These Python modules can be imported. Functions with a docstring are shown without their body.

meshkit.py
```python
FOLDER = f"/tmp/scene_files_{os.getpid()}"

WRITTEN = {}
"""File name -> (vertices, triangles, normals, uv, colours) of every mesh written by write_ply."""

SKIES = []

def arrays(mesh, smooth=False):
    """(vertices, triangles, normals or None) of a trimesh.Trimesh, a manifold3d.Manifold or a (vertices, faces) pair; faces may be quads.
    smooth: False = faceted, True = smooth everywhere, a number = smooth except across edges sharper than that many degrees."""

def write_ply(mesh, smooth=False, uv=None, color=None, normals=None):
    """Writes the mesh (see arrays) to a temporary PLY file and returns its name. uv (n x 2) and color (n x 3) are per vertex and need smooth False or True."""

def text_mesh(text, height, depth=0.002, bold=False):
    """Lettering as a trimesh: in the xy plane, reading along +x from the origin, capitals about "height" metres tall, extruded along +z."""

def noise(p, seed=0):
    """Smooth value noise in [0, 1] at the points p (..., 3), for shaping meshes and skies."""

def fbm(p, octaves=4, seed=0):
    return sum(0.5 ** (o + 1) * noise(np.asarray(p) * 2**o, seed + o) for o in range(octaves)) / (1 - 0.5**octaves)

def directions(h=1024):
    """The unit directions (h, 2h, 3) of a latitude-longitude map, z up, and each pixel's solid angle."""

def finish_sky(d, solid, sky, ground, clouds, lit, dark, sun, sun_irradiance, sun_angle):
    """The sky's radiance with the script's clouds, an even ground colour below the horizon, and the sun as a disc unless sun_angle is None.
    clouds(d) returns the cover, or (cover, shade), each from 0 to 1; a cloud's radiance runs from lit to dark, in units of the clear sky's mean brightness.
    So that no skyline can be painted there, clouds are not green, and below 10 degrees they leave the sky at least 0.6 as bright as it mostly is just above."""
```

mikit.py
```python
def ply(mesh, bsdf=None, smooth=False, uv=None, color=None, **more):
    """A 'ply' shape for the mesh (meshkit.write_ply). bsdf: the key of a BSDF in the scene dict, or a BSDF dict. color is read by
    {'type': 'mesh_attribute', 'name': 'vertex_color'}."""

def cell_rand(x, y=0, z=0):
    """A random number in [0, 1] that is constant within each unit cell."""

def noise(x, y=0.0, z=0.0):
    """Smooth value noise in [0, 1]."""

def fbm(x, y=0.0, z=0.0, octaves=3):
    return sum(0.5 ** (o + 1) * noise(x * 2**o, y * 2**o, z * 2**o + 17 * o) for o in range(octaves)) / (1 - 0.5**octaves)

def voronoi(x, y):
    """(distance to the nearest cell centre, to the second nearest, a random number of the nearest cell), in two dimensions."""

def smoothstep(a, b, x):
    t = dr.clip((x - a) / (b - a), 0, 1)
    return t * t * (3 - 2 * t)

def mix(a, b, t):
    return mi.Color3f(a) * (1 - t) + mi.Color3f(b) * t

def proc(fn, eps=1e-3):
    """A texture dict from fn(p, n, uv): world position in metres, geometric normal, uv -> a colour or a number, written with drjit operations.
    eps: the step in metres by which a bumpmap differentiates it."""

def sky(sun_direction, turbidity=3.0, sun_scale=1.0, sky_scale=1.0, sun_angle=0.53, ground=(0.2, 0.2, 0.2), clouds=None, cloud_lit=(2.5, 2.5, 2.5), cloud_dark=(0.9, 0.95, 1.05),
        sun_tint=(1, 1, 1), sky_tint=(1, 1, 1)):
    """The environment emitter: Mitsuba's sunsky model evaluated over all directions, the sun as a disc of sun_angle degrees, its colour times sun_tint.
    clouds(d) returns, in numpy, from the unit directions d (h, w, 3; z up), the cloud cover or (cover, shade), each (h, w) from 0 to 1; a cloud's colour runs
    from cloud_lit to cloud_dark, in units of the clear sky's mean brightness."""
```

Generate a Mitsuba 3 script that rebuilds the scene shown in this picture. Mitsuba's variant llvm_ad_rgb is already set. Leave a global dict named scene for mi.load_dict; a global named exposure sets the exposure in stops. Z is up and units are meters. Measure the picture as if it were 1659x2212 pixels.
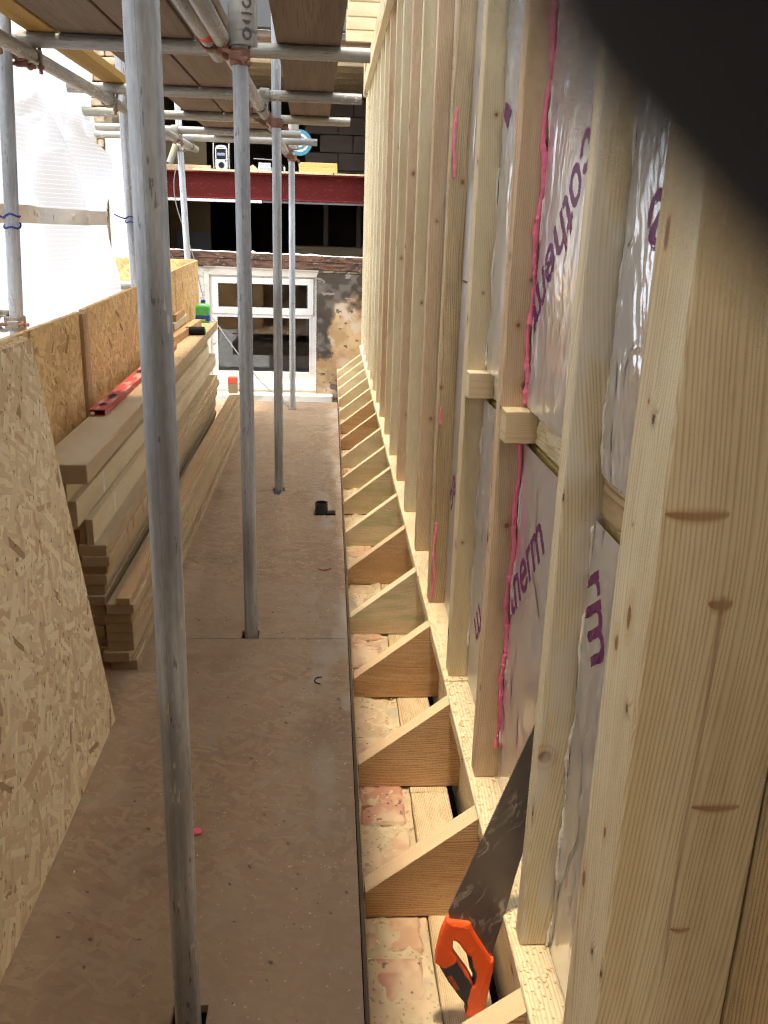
import math, random
import numpy as np
import trimesh
import drjit as dr
import mitsuba as mi
import mikit, meshkit
from mikit import proc, noise, fbm, voronoi, cell_rand, smoothstep, mix
from shapely.geometry import Polygon, box as sbox
from shapely.ops import unary_union

random.seed(7)
RNG = np.random.default_rng(7)
T = mi.ScalarTransform4f
scene, labels = {"type": "scene"}, {}

# ------------------------------------------------------------------ camera, sky, exposure
EYE = np.array([0.0, 0.0, 1.45])
VPY, VPZ, C0 = np.array([712.0, 490.0]), np.array([645.0, 7000.0]), np.array([829.5, 1106.0])
F = math.sqrt(-float(np.dot(VPY - C0, VPZ - C0)))          # focal length for a 1659 px wide picture
_y = np.array([*(VPY - C0), F]); _y /= np.linalg.norm(_y)
_u = -np.array([*(VPZ - C0), F]); _u /= np.linalg.norm(_u)
ROT = np.stack([np.cross(_y, _u), _y, _u])                 # rows: world axes in camera axes (right, down, forward)
cam = np.eye(4)
cam[:3, 0], cam[:3, 1], cam[:3, 2], cam[:3, 3] = -ROT[:, 0], -ROT[:, 1], ROT[:, 2], EYE
scene["camera"] = {"type": "thinlens", "fov": 2 * math.degrees(math.atan(829.5 / F)), "fov_axis": "x", "to_world": T(cam.tolist()),
                   "aperture_radius": 0.00095, "focus_distance": 2.6, "near_clip": 0.003, "far_clip": 500.0}
scene["sky"] = mikit.sky((-0.045, -0.09, 0.99), turbidity=4, sun_scale=0.31, sun_angle=4.5, sun_tint=(1.0, 0.98, 0.93), sky_tint=(0.91, 1.0, 1.11),
                         clouds=lambda d: np.full(d.shape[:2], 0.85), cloud_lit=(2.5, 2.6, 2.75), cloud_dark=(1.0, 1.0, 1.0))
exposure = 3.52

# ------------------------------------------------------------------ materials
def C(r, g, b): return mi.Color3f(r, g, b)

def wood_fn(p, n, uv):
    v = uv.y
    fresh = v > 950
    v = dr.select(fresh, v - 1000, v)
    end = v > 450
    v = dr.select(end, v - 500, v)
    end = end | fresh
    k = dr.floor((v + 2) / 4)
    c = v - 4 * k
    u = uv.x
    r1, r2, r3, r4 = (cell_rand(k, i, 31) for i in (1, 2, 3, 4))
    # long grain: a log cut flat, the pith wandering along the length
    wander = (noise(u * 0.8 + 19 * k, 3.3 * k) - 0.5) * 0.16 + (noise(u * 3.1 + 7 * k, 1.7) - 0.5) * 0.03
    vv = c - wander + (r2 - 0.5) * 0.10
    dep = 0.008 + 0.05 * r1 + 0.05 * noise(u * 0.55 + 9 * k, 5.5)
    # knots
    ku = u * 3.1 + r3 * 9
    ci = dr.floor(ku)
    fx = (ku - ci - 0.5 - 0.5 * (cell_rand(ci, k, 5) - 0.5)) / 3.1
    fc = c - (cell_rand(ci, k, 7) - 0.5) * 0.085
    has = dr.select(cell_rand(ci, k, 8) > 0.12, mi.Float(1), mi.Float(0))
    rad_k = 0.005 + 0.010 * dr.square(cell_rand(ci, k, 9))
    dist = dr.sqrt(dr.square(fx * 0.75) + dr.square(fc)) + 0.003 * (noise(u * 90, c * 160, k) - 0.5)
    swirl = has * dr.exp(-dr.square(dist / (rad_k * 2.4)))
    rad = dr.sqrt(vv * vv + dep * dep) + 0.003 * (noise(u * 5, c * 45, k) - 0.5) + 0.016 * swirl
    ring = rad * (120 + 130 * r4) + 1.1 * noise(rad * 70, 3.7, k) + 0.5 * noise(u * 2.0, c * 25, k)
    t = ring - dr.floor(ring)
    late = smoothstep(0.35, 0.9, t) * (1 - smoothstep(0.93, 1.0, t))
    # end grain
    re = dr.sqrt(dr.square(u - 0.03 + 0.09 * r1) + dr.square(c + 0.05 - 0.1 * r2)) + 0.0015 * noise(u * 150, c * 150, k)
    te = re * 300 - dr.floor(re * 300)
    late = dr.select(end, smoothstep(0.3, 0.9, te) * 0.8, late)
    fine = noise(u * 30, c * 1100, k)
    blotch = fbm(u * 1.7 + 3 * k, c * 13, k)
    mid = fbm(u * 22, c * 130, k)
    a, b = k < 30, k < 60
    lit = dr.select(a, mix(C(.68, .60, .41), C(.63, .53, .33), r1), dr.select(b, mix(C(.60, .42, .235), C(.55, .37, .20), r1), mix(C(.58, .46, .275), C(.50, .385, .225), r1)))
    lit = dr.select((k >= 50) & b, C(.60, .46, .30), lit)
    drk = dr.select((k >= 50) & b, C(.42, .275, .15), dr.select(a, C(.43, .32, .165), dr.select(b, C(.36, .185, .075), C(.29, .21, .115))))
    col = mix(lit, drk, dr.clip(dr.select(b & ~a, mi.Float(1.0), dr.select(a, mi.Float(0.62), mi.Float(.90))) * late + 0.24 * (fine - 0.5) + dr.select(a, mi.Float(.45), mi.Float(.75)) * (mid - 0.5), 0, 1))
    col = mix(col, col * C(.74, .64, .50), smoothstep(0.45, 0.8, blotch) * 0.55)
    green = smoothstep(0.55, 0.75, fbm(u * 4 + 5 * k, c * 22, 3)) * dr.select((k >= 14) & (k < 30), mi.Float(.45), mi.Float(0.0))
    col = mix(col, C(.30, .36, .15), green)
    col = mix(col, C(.22, .095, .035), has * 0.55 * dr.exp(-dr.square(dist / (rad_k * 1.5))))
    col = mix(col, C(.085, .038, .018), has * (1 - smoothstep(rad_k * 0.55, rad_k * 0.85, dist)) * 0.85)
    endc = mix(mix(lit, C(.215, .15, .085), .68), drk * 0.9, 0.5 * late + 0.25 * mid)
    col = dr.select(end & ~fresh, endc, col)
    col = dr.select(fresh, mix(mix(lit, C(.74, .56, .34), .6), mix(lit, drk, .75), 0.45 * late + 0.2 * (mid - .5)), col)
    return col

SPIKES = [(.364, .436, 1.166, .0060), (.446, .506, .792, .0046), (.444, .470, .608, .0036), (.428, .456, 1.061, .0070)]      # branch knots cut lengthwise, near post
SIDE_KNOTS = [(.940, 1.018, .0065, .017), (.971, .969, .006, .012), (.969, 1.455, .007, .020), (.962, 1.274, .003, .004), (.965, 1.126, .002, .003), (.985, .60, .006, .015), (.93, .72, .004, .008)]
FACE_KNOTS = [(1.278, .375, .602, .011), (1.8, .393, .841, .006), (1.8, .409, 1.149, .009), (1.8, .416, 1.614, .006), (1.8, .405, 1.36, .004), (1.8, .385, 1.271, .004), (2.835, .402, 1.591, .007), (2.835, .368, .963, .006),
              (2.30, .395, 1.30, .003), (2.30, .38, .62, .004), (2.30, .40, 1.72, .004), (3.355, .40, .75, .007), (3.355, .39, 1.48, .005), (3.875, .40, 1.15, .006), (4.40, .39, 1.7, .008), (4.40, .40, .55, .006), (4.94, .39, 1.3, .007), (5.48, .4, 1.9, .008)]

def marked_fn(p, n, uv):      # the studs' own knots and resin streaks
    col = wood_fn(p, n, uv)
    front, side = n.y < -.5, n.x < -.5
    wob = (noise(p.x * 90, p.y * 90, p.z * 90) - .5)
    near = front & (p.y < .9) & (p.x < .54)
    st = (1 - smoothstep(.0014, .0034, dr.abs(p.x - .443 + .0016 * dr.sin(p.z * 11)) + .001 * wob)) * smoothstep(.46, .62, p.z) * (1 - smoothstep(1.06, 1.075, p.z))
    m = dr.select(near, st * (.30 + .35 * noise(p.z * 9, 3.)), mi.Float(0))
    halo = mi.Float(0)
    for x0, x1, z, h in SPIKES:
        t = (p.x - x0) / (x1 - x0)
        e = dr.abs(p.z - z + .006 * t * (1 - t) * 2) / (h * dr.sqrt(dr.maximum(t * (1.02 - t), 1e-4)) * 2 + 1e-5)
        on = near & (t > 0) & (t < 1)
        m = dr.maximum(m, dr.select(on, (1 - smoothstep(.45, 1.15, e + .5 * wob)) * (.35 + .3 * (1 - t)), mi.Float(0)))
        halo = dr.maximum(halo, dr.select(on, 1 - smoothstep(.8, 2.2, e), mi.Float(0)))
    col = mix(col, C(.42, .22, .09), halo * .5)
    core = mi.Float(0)
    for y, z, a, b in SIDE_KNOTS:
        d = dr.sqrt(dr.square((p.y - y) / a) + dr.square((p.z - z) / b)) + .3 * wob
        on = side & (p.y > .88) & (p.y < 1.01)
        rings = .5 + .5 * dr.cos(d * 9)
        col = mix(col, C(.50, .33, .15), dr.select(on, (1 - smoothstep(1.0, 3.6, d)) * (.25 + .35 * rings), mi.Float(0)))
        core = dr.maximum(core, dr.select(on, 1 - smoothstep(.7, 1.1, d), mi.Float(0)))
    for y, x, z, r in FACE_KNOTS:
        d = dr.sqrt(dr.square((p.x - x) / r) + dr.square((p.z - z) / (r * 1.15))) + .3 * wob
        on = front & (dr.abs(p.y - y) < .03)
        rings = .5 + .5 * dr.cos(d * 7)
        col = mix(col, C(.36, .21, .09), dr.select(on, (1 - smoothstep(.9, 3.0, d)) * (.25 + .4 * rings), mi.Float(0)))
        core = dr.maximum(core, dr.select(on, 1 - smoothstep(.7, 1.05, d), mi.Float(0)))
    col = mix(col, C(.20, .085, .035), dr.maximum(m, core * .85))
    dusty = smoothstep(.44, .66, fbm(p.x * 30, p.z * 9, 3, octaves=4)) * dr.select(front & (p.y > 1.2) & (p.y < 1.32), mi.Float(.6), mi.Float(.0))
    return mix(col, C(.62, .58, .50), dusty)

def wood_bump(p, n, uv):
    v = uv.y
    k = dr.floor((v + 2) / 4)
    c = v - 4 * k
    return noise(uv.x * 14, c * 700, 2) * 0.00035 + fbm(uv.x * 25, c * 160, 1) * 0.0005

def strands(u, v, layers, L=0.15, W=0.030):
    rng = random.Random(5)
    best, tone, hue = mi.Float(-1), mi.Float(0.35), mi.Float(0.5)
    for i in range(layers):
        th = rng.uniform(-1.0, 1.0) if i % 2 else rng.uniform(0.7, 2.5)
        s, c = math.sin(th), math.cos(th)
        sc = rng.uniform(0.7, 1.35)
        x, y = (u * c + v * s) * sc + 3.1 * i, (v * c - u * s) * sc
        j = dr.floor(y / W)
        xx = x / L + cell_rand(j, i, 3) * 9.7
        ii = dr.floor(xx)
        fx, fy = xx - ii, y / W - j
        r = cell_rand(ii, j, i + 11)
        fy = fy + (fx - .5) * (cell_rand(ii, j, i + 40) - .5) * 0.9 + 0.10 * (noise(x * 70, y * 70, i) - .5)
        w0 = 0.12 + 0.25 * cell_rand(ii, j, i + 50)
        ins = (fy > w0 * .8) & (fy < 1 - w0 * .6) & (fx > .03 + .2 * cell_rand(ii, j, 60 + i) + .12 * fy) & (fx < .55 + .42 * cell_rand(ii, j, 70 + i) + .1 * fy)
        h = dr.select(ins, r, mi.Float(-1))
        up = h > best
        edge = smoothstep(0.0, 0.10, dr.minimum(fy - w0 * .8, 1 - w0 * .6 - fy))
        grain = 0.22 * (noise(x * 18, y * 650, i) - .5)
        tn = cell_rand(ii, j, i + 80)
        tone = dr.select(up, tn * 0.75 + 0.12 + grain - 0.12 * (1 - edge), tone)
        hue = dr.select(up, cell_rand(ii, j, i + 90), hue)
        best = dr.maximum(best, h)
    return tone, hue, best

def osb_fn(p, n, uv):
    k = dr.floor((uv.y + 2) / 4)
    u, v = uv.x + 1.7 * k, uv.y - 4 * k
    tone, hue, best = strands(u, v, 9)
    col = mix(C(.61, .45, .245), C(.90, .77, .51), dr.clip(tone * 1.1, 0, 1))
    col = mix(col, C(.52, .32, .14), smoothstep(.8, .95, hue) * .55)
    col = mix(col, C(.20, .11, .05), smoothstep(.975, .985, hue) * .55)
    d1, d2, rr = voronoi((u + v * .7) * 34, (v - u * .7) * 60)
    col = mix(col, C(.16, .095, .045), dr.select(rr > .90, mi.Float(.75), mi.Float(0)) * (1 - smoothstep(.12, .30, d1 + .25 * (noise(u * 400, v * 400) - .5))))
    o = dr.select(k > 5, mi.Float(1), mi.Float(0))
    return mix(col, col * C(1.0, .78, .49), o * .8)

def osb_bump(p, n, uv):
    tone, hue, best = strands(uv.x, uv.y - 4 * dr.floor((uv.y + 2) / 4), 4)
    return best * 0.0006

def floor_fn(p, n, uv):
    tone, hue, best = strands(p.y + 0.3, p.x, 8, 0.11, 0.024)
    base = mix(C(.255, .165, .098), C(.46, .335, .21), dr.clip(tone, 0, 1))
    base = mix(base, C(.33, .18, .10), smoothstep(.80, .92, hue) * .5)
    dust = fbm(p.x * 2.2, p.y * 1.6, 2, octaves=4)
    d = 0.34 + 0.42 * smoothstep(.3, .7, dust)
    col = mix(base, C(.385, .278, .180), d)
    foot = fbm(p.x * 9, p.y * 9, 7, octaves=4)
    col = mix(col, C(.40, .315, .225), smoothstep(.55, .8, foot) * .40)
    col = mix(col, C(.17, .11, .075), smoothstep(.60, .82, fbm(p.x * 5 + 3, p.y * 4, 9, octaves=4)) * .22)
    # dry lime dust trodden along the open edge
    pale = smoothstep(.45, .75, fbm(p.x * 14, p.y * 6, 12)) * smoothstep(-.10, .07, p.x + .10 * (noise(p.y * 3, 2) - .5)) * smoothstep(1.6, 2.2, p.y)
    col = mix(col, C(.48, .42, .34), pale * .6)
    for q, (fx, fy, lim, c) in enumerate([(26, 15, .93, C(.075, .05, .035)), (17, 30, .955, C(.09, .06, .04)), (60, 45, .95, C(.13, .085, .06))]):
        d1, d2, rr = voronoi((p.x + p.y * (.5 - .6 * q)) * fx + 7 * q, (p.y - p.x * (.5 - .6 * q)) * fy)
        col = mix(col, c, dr.select(rr > lim, mi.Float(.7), mi.Float(0)) * (1 - smoothstep(.03, .03 + (rr - lim) * 2.2, d1 + .12 * (noise(p.x * 300, p.y * 300) - .5))))
    d1, d2, rr = voronoi(p.x * 70 + 3, p.y * 70)
    near = smoothstep(-.5, .08, p.x)
    col = mix(col, C(.58, .50, .40), dr.select(rr > 1.0 - .10 * near, mi.Float(.75), mi.Float(0)) * (1 - smoothstep(.06, .22, d1 + .2 * (noise(p.x * 500, p.y * 500) - .5))))
    return col

def galv_fn(p, n, uv):
    k = dr.floor((uv.y + 2) / 4)
    u, c = uv.x + 5.1 * k, uv.y - 4 * k
    st = fbm(u * 3.0, c * 90, k)
    sp = fbm(u * 55, c * 260, k)
    big = fbm(u * 2.2, c * 9, k + 3)
    base = dr.select(k < 40, C(.50, .535, .57), C(.37, .36, .32))
    col = base * (0.62 + 0.75 * st) * (0.8 + 0.4 * sp)
    col = mix(col, C(.17, .175, .18), smoothstep(.55, .8, big) * .55)
    flecks = noise(u * 70, c * 420, k) * noise(u * 19, c * 90, k + 2)
    col = mix(col, C(.06, .058, .055), smoothstep(.60, .72, flecks) * .55)
    seam = 1 - smoothstep(0, .0006, dr.abs(c - (cell_rand(k, 4) - .5) * .05 + .0015 * (noise(u * 3, k) - .5)))
    col = mix(col, C(.12, .12, .12), seam * .55)
    lime = noise(u * 60, c * 260, k + 9) * noise(u * 9, c * 40, k + 1)
    col = mix(col, C(.66, .64, .58), smoothstep(.62, .72, lime) * .8)
    yel = smoothstep(.5, .7, fbm(u * 6, c * 30, 5)) * dr.select(k >= 60, mi.Float(.6), mi.Float(0))
    return mix(col, C(.48, .44, .22), yel)

def galv_rough(p, n, uv):
    return 0.40 + 0.25 * fbm(uv.x * 9, uv.y * 70, 2)

def rust_fn(p, n, uv):
    a, b = fbm(p.x * 14, p.y * 14, p.z * 40, octaves=4), fbm(p.x * 60, p.y * 60, p.z * 60)
    col = mix(C(.060, .038, .029), C(.17, .088, .055), smoothstep(.35, .65, a))
    col = mix(col, C(.24, .14, .085), smoothstep(.6, .8, b) * .6)
    return mix(col, C(.38, .33, .28), smoothstep(.62, .75, fbm(p.x * 30 + 9, p.y * 30, p.z * 30)) * .5)

def clamp_fn(p, n, uv):
    k = dr.floor((uv.y + 2) / 4)
    a = fbm(p.x * 40, p.y * 40, p.z * 40, octaves=4)
    steel = mix(C(.40, .385, .33), C(.22, .20, .17), a)
    red = mix(C(.15, .07, .045), C(.34, .17, .11), a)
    return mix(dr.select(k >= 10, red, steel), C(.14, .085, .055), smoothstep(.55, .7, fbm(p.x * 25, p.y * 25, p.z * 25 + 4)) * .7)

def brick_fn(p, n, uv):
    k = dr.floor((uv.y + 2) / 4)
    r = cell_rand(k, 3)
    a = fbm(p.x * 30, p.y * 30, p.z * 30, octaves=4)
    col = mix(mix(C(.41, .215, .145), C(.47, .35, .20), r), C(.54, .42, .255), smoothstep(.45, .75, a) * .6)
    limey = fbm(p.x * 11, p.y * 9, p.z * 11 + 5 * k, octaves=4)
    col = mix(col, C(.55, .45, .29), smoothstep(.50, .66, limey) * .65)
    return mix(col, C(.08, .05, .04), smoothstep(.78, .86, noise(p.x * 90, p.y * 90, p.z * 90)) * .7)

def mortar_fn(p, n, uv):
    a, b = fbm(p.x * 22, p.y * 18, p.z * 20, octaves=4), noise(p.x * 150, p.y * 150, p.z * 150)
    col = mix(C(.38, .29, .165), C(.58, .49, .32), a)
    col = mix(col, C(.58, .34, .24), smoothstep(.56, .72, fbm(p.x * 7 + 4, p.y * 6, 2, octaves=4)) * .25)
    col = mix(col, C(.30, .28, .26), smoothstep(.66, .76, fbm(p.x * 9, p.y * 7 + 11, 5, octaves=4)) * .55)
    return mix(col, C(.24, .17, .09), smoothstep(.68, .86, b) * .7)

def oldbrick_fn(p, n, uv):
    k = dr.floor((uv.y + 2) / 4)
    a = fbm(p.x * 25, p.y * 25, p.z * 25, octaves=4)
    col = mix(C(.46, .36, .23), C(.34, .22, .13), cell_rand(k, 2))
    return mix(col, C(.58, .50, .38), smoothstep(.4, .7, a) * .6)

def paintbrick_fn(p, n, uv):
    a = fbm(p.x * 30, p.y * 9, p.z * 30, octaves=4)
    return mix(C(.66, .61, .53), C(.40, .35, .28), smoothstep(.58, .72, a) * .7)

def burnt_fn(p, n, uv):
    w = fbm(p.x * 7, 2.0, p.z * 7, octaves=5)
    f = fbm(p.x * 34, 5.0, p.z * 34, octaves=4)
    col = mix(C(.47, .33, .18), C(.35, .225, .115), smoothstep(.35, .65, w))
    col = mix(col, C(.55, .47, .38), smoothstep(.5, .7, fbm(p.x * 5 + 8, 1., p.z * 5, octaves=4)) * .6)
    soot_top = smoothstep(.55, .72, p.z + (w - .5) * .42)
    soot_left = (1 - smoothstep(.01, .07, p.x + (w - .5) * .16)) * smoothstep(-.02, .10, p.z + (f - .5) * .1)
    spots = smoothstep(.70, .76, fbm(p.x * 16 + 3, 9., p.z * 16, octaves=4)) + smoothstep(.60, .66, fbm(p.x * 22, 3., p.z * 22)) * (1 - smoothstep(-.25, .0, p.z))
    soot = dr.clip(soot_top + soot_left + spots * .9, 0, 1)
    tan = smoothstep(.25, .5, soot) * (1 - soot)
    col = mix(col, C(.34, .17, .07), tan * 1.2)
    col = mix(col, mix(C(.035, .03, .027), C(.12, .105, .09), smoothstep(.45, .75, fbm(p.x * 11, 5., p.z * 11, octaves=3))), soot * .93)
    lime = .5 * smoothstep(.68, .76, fbm(p.x * 10, 7., p.z * 16, octaves=4)) * smoothstep(.62, .72, p.z)
    return mix(col, C(.52, .47, .40), lime * .7)

def white_fn(p, n, uv):
    a = fbm(p.x * 9, p.y * 9, p.z * 9, octaves=4)
    return mix(C(.78, .75, .69), C(.62, .56, .46), smoothstep(.5, .75, a) * .6)

def cream_fn(p, n, uv):
    a = fbm(p.x * 6, p.y * 6, p.z * 8, octaves=4)
    return mix(C(.72, .66, .55), C(.42, .36, .28), smoothstep(.5, .78, a) * .7)

def red_fn(p, n, uv):
    a = fbm(p.x * 3, p.y * 3, p.z * 8, octaves=4)
    col = mix(C(.145, .017, .013), C(.11, .013, .011), a)
    return mix(col, C(.26, .08, .07), smoothstep(.76, .86, noise(p.x * 40, p.y * 40, p.z * 40)) * .3)

def redlevel_fn(p, n, uv):
    a = fbm(p.x * 60, p.y * 12, p.z * 60, octaves=4)
    return mix(C(.42, .065, .055), C(.50, .30, .25), smoothstep(.45, .75, a) * .8)

def foil_h(p):
    w = noise(p.y * 9, p.z * 3, 4) * 2.6
    a = noise(p.y * 42 + p.z * 10 + w, p.z * 13, 1)
    ridge = 1 - dr.abs(2 * a - 1)
    b = 1 - dr.abs(2 * noise(p.y * 95 - p.z * 25 + w, p.z * 34, 3) - 1)
    on = smoothstep(.40, .65, fbm(p.y * 4 + 2, p.z * 2.1, 6))
    crease = 1 - dr.abs(2 * fbm(p.y * 6, p.z * 3.4, 8) - 1)
    return 0.0010 * ridge * ridge * on + 0.0005 * b * on + 0.0022 * smoothstep(.93, 1.0, crease) + 0.00012 * noise(p.y * 300, p.z * 300, 2)

def foil_bump(p, n, uv): return foil_h(p)

def foil_fn(p, n, uv):
    dusty = smoothstep(.42, .72, fbm(p.y * 3, p.z * 2.3, 3, octaves=4))
    col = mix(C(.84, .86, .90), C(.70, .68, .66), dusty)
    sc = noise(p.y * 160 + p.z * 120, p.z * 16 - p.y * 22, 5)
    return mix(col, C(.90, .89, .88), smoothstep(.86, .94, sc) * .8)

def foil_rough(p, n, uv):
    return 0.11 + 0.36 * smoothstep(.4, .7, fbm(p.y * 3, p.z * 2.3, 3, octaves=4))

def sheet_fn(p, n, uv):
    gy, gz = uv.x / 0.011, uv.y / 0.020
    ly = smoothstep(.38, .5, dr.abs(gy - dr.floor(gy) - .5))
    lz = smoothstep(.40, .5, dr.abs(gz - dr.floor(gz) - .5))
    g = dr.maximum(ly * .5, lz)
    a = fbm(p.y * 3, p.z * 4, 2, octaves=4)
    return mix(mix(C(.66, .66, .67), C(.58, .575, .57), a), C(.93, .93, .93), g * .8)

def band_fn(p, n, uv):
    return mix(C(.80, .77, .71), C(.66, .62, .55), fbm(p.y * 11, p.z * 30, 2, octaves=4))

def foam_fn(p, n, uv):
    return mix(C(.94, .30, .42), C(.80, .16, .28), fbm(p.x * 70, p.y * 70, p.z * 70))

def blade_fn(p, n, uv):
    a = fbm(p.x * 20, p.y * 5, p.z * 20, octaves=4)
    col = mix(C(.115, .098, .090), C(.165, .145, .135), a)
    t, w = p.x * .45 + p.z * .9, p.x * .9 - p.z * .45
    s = fbm(t * 26 + 3 * a, w * 150 + 8 * a, 3, octaves=4)
    area = smoothstep(.42, .66, fbm(p.x * 17, 2., p.z * 10, octaves=3))
    fine = noise(w * 700, t * 120, 2)
    return mix(col, C(.42, .39, .38), smoothstep(.50, .72, s) * area * (0.35 + 0.65 * fine))

def sawdust_wall_fn(p, n, uv):
    return mix(C(.70, .56, .36), C(.52, .38, .20), noise(p.x * 300, p.y * 300, p.z * 300))

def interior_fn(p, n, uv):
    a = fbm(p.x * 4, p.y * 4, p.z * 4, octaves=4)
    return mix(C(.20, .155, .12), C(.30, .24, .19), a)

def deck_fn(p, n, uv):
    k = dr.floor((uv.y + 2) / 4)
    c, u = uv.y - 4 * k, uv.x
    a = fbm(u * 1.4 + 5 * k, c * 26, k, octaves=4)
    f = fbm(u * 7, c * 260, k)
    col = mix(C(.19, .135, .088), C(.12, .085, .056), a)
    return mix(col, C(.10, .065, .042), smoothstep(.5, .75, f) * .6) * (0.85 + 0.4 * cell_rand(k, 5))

def P(fn, rough=.6, spec=.3, bump=None, eps=1e-3, **more):
    d = {"type": "principled", "base_color": proc(fn) if callable(fn) else {"type": "rgb", "value": list(fn)}, "roughness": proc(rough) if callable(rough) else rough, "specular": spec, **more}
    if bump: d = {"type": "bumpmap", "arbitrary": proc(bump, eps), "bsdf": d, "scale": 1.0}
    return {"type": "twosided", "bsdf": d}

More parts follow.
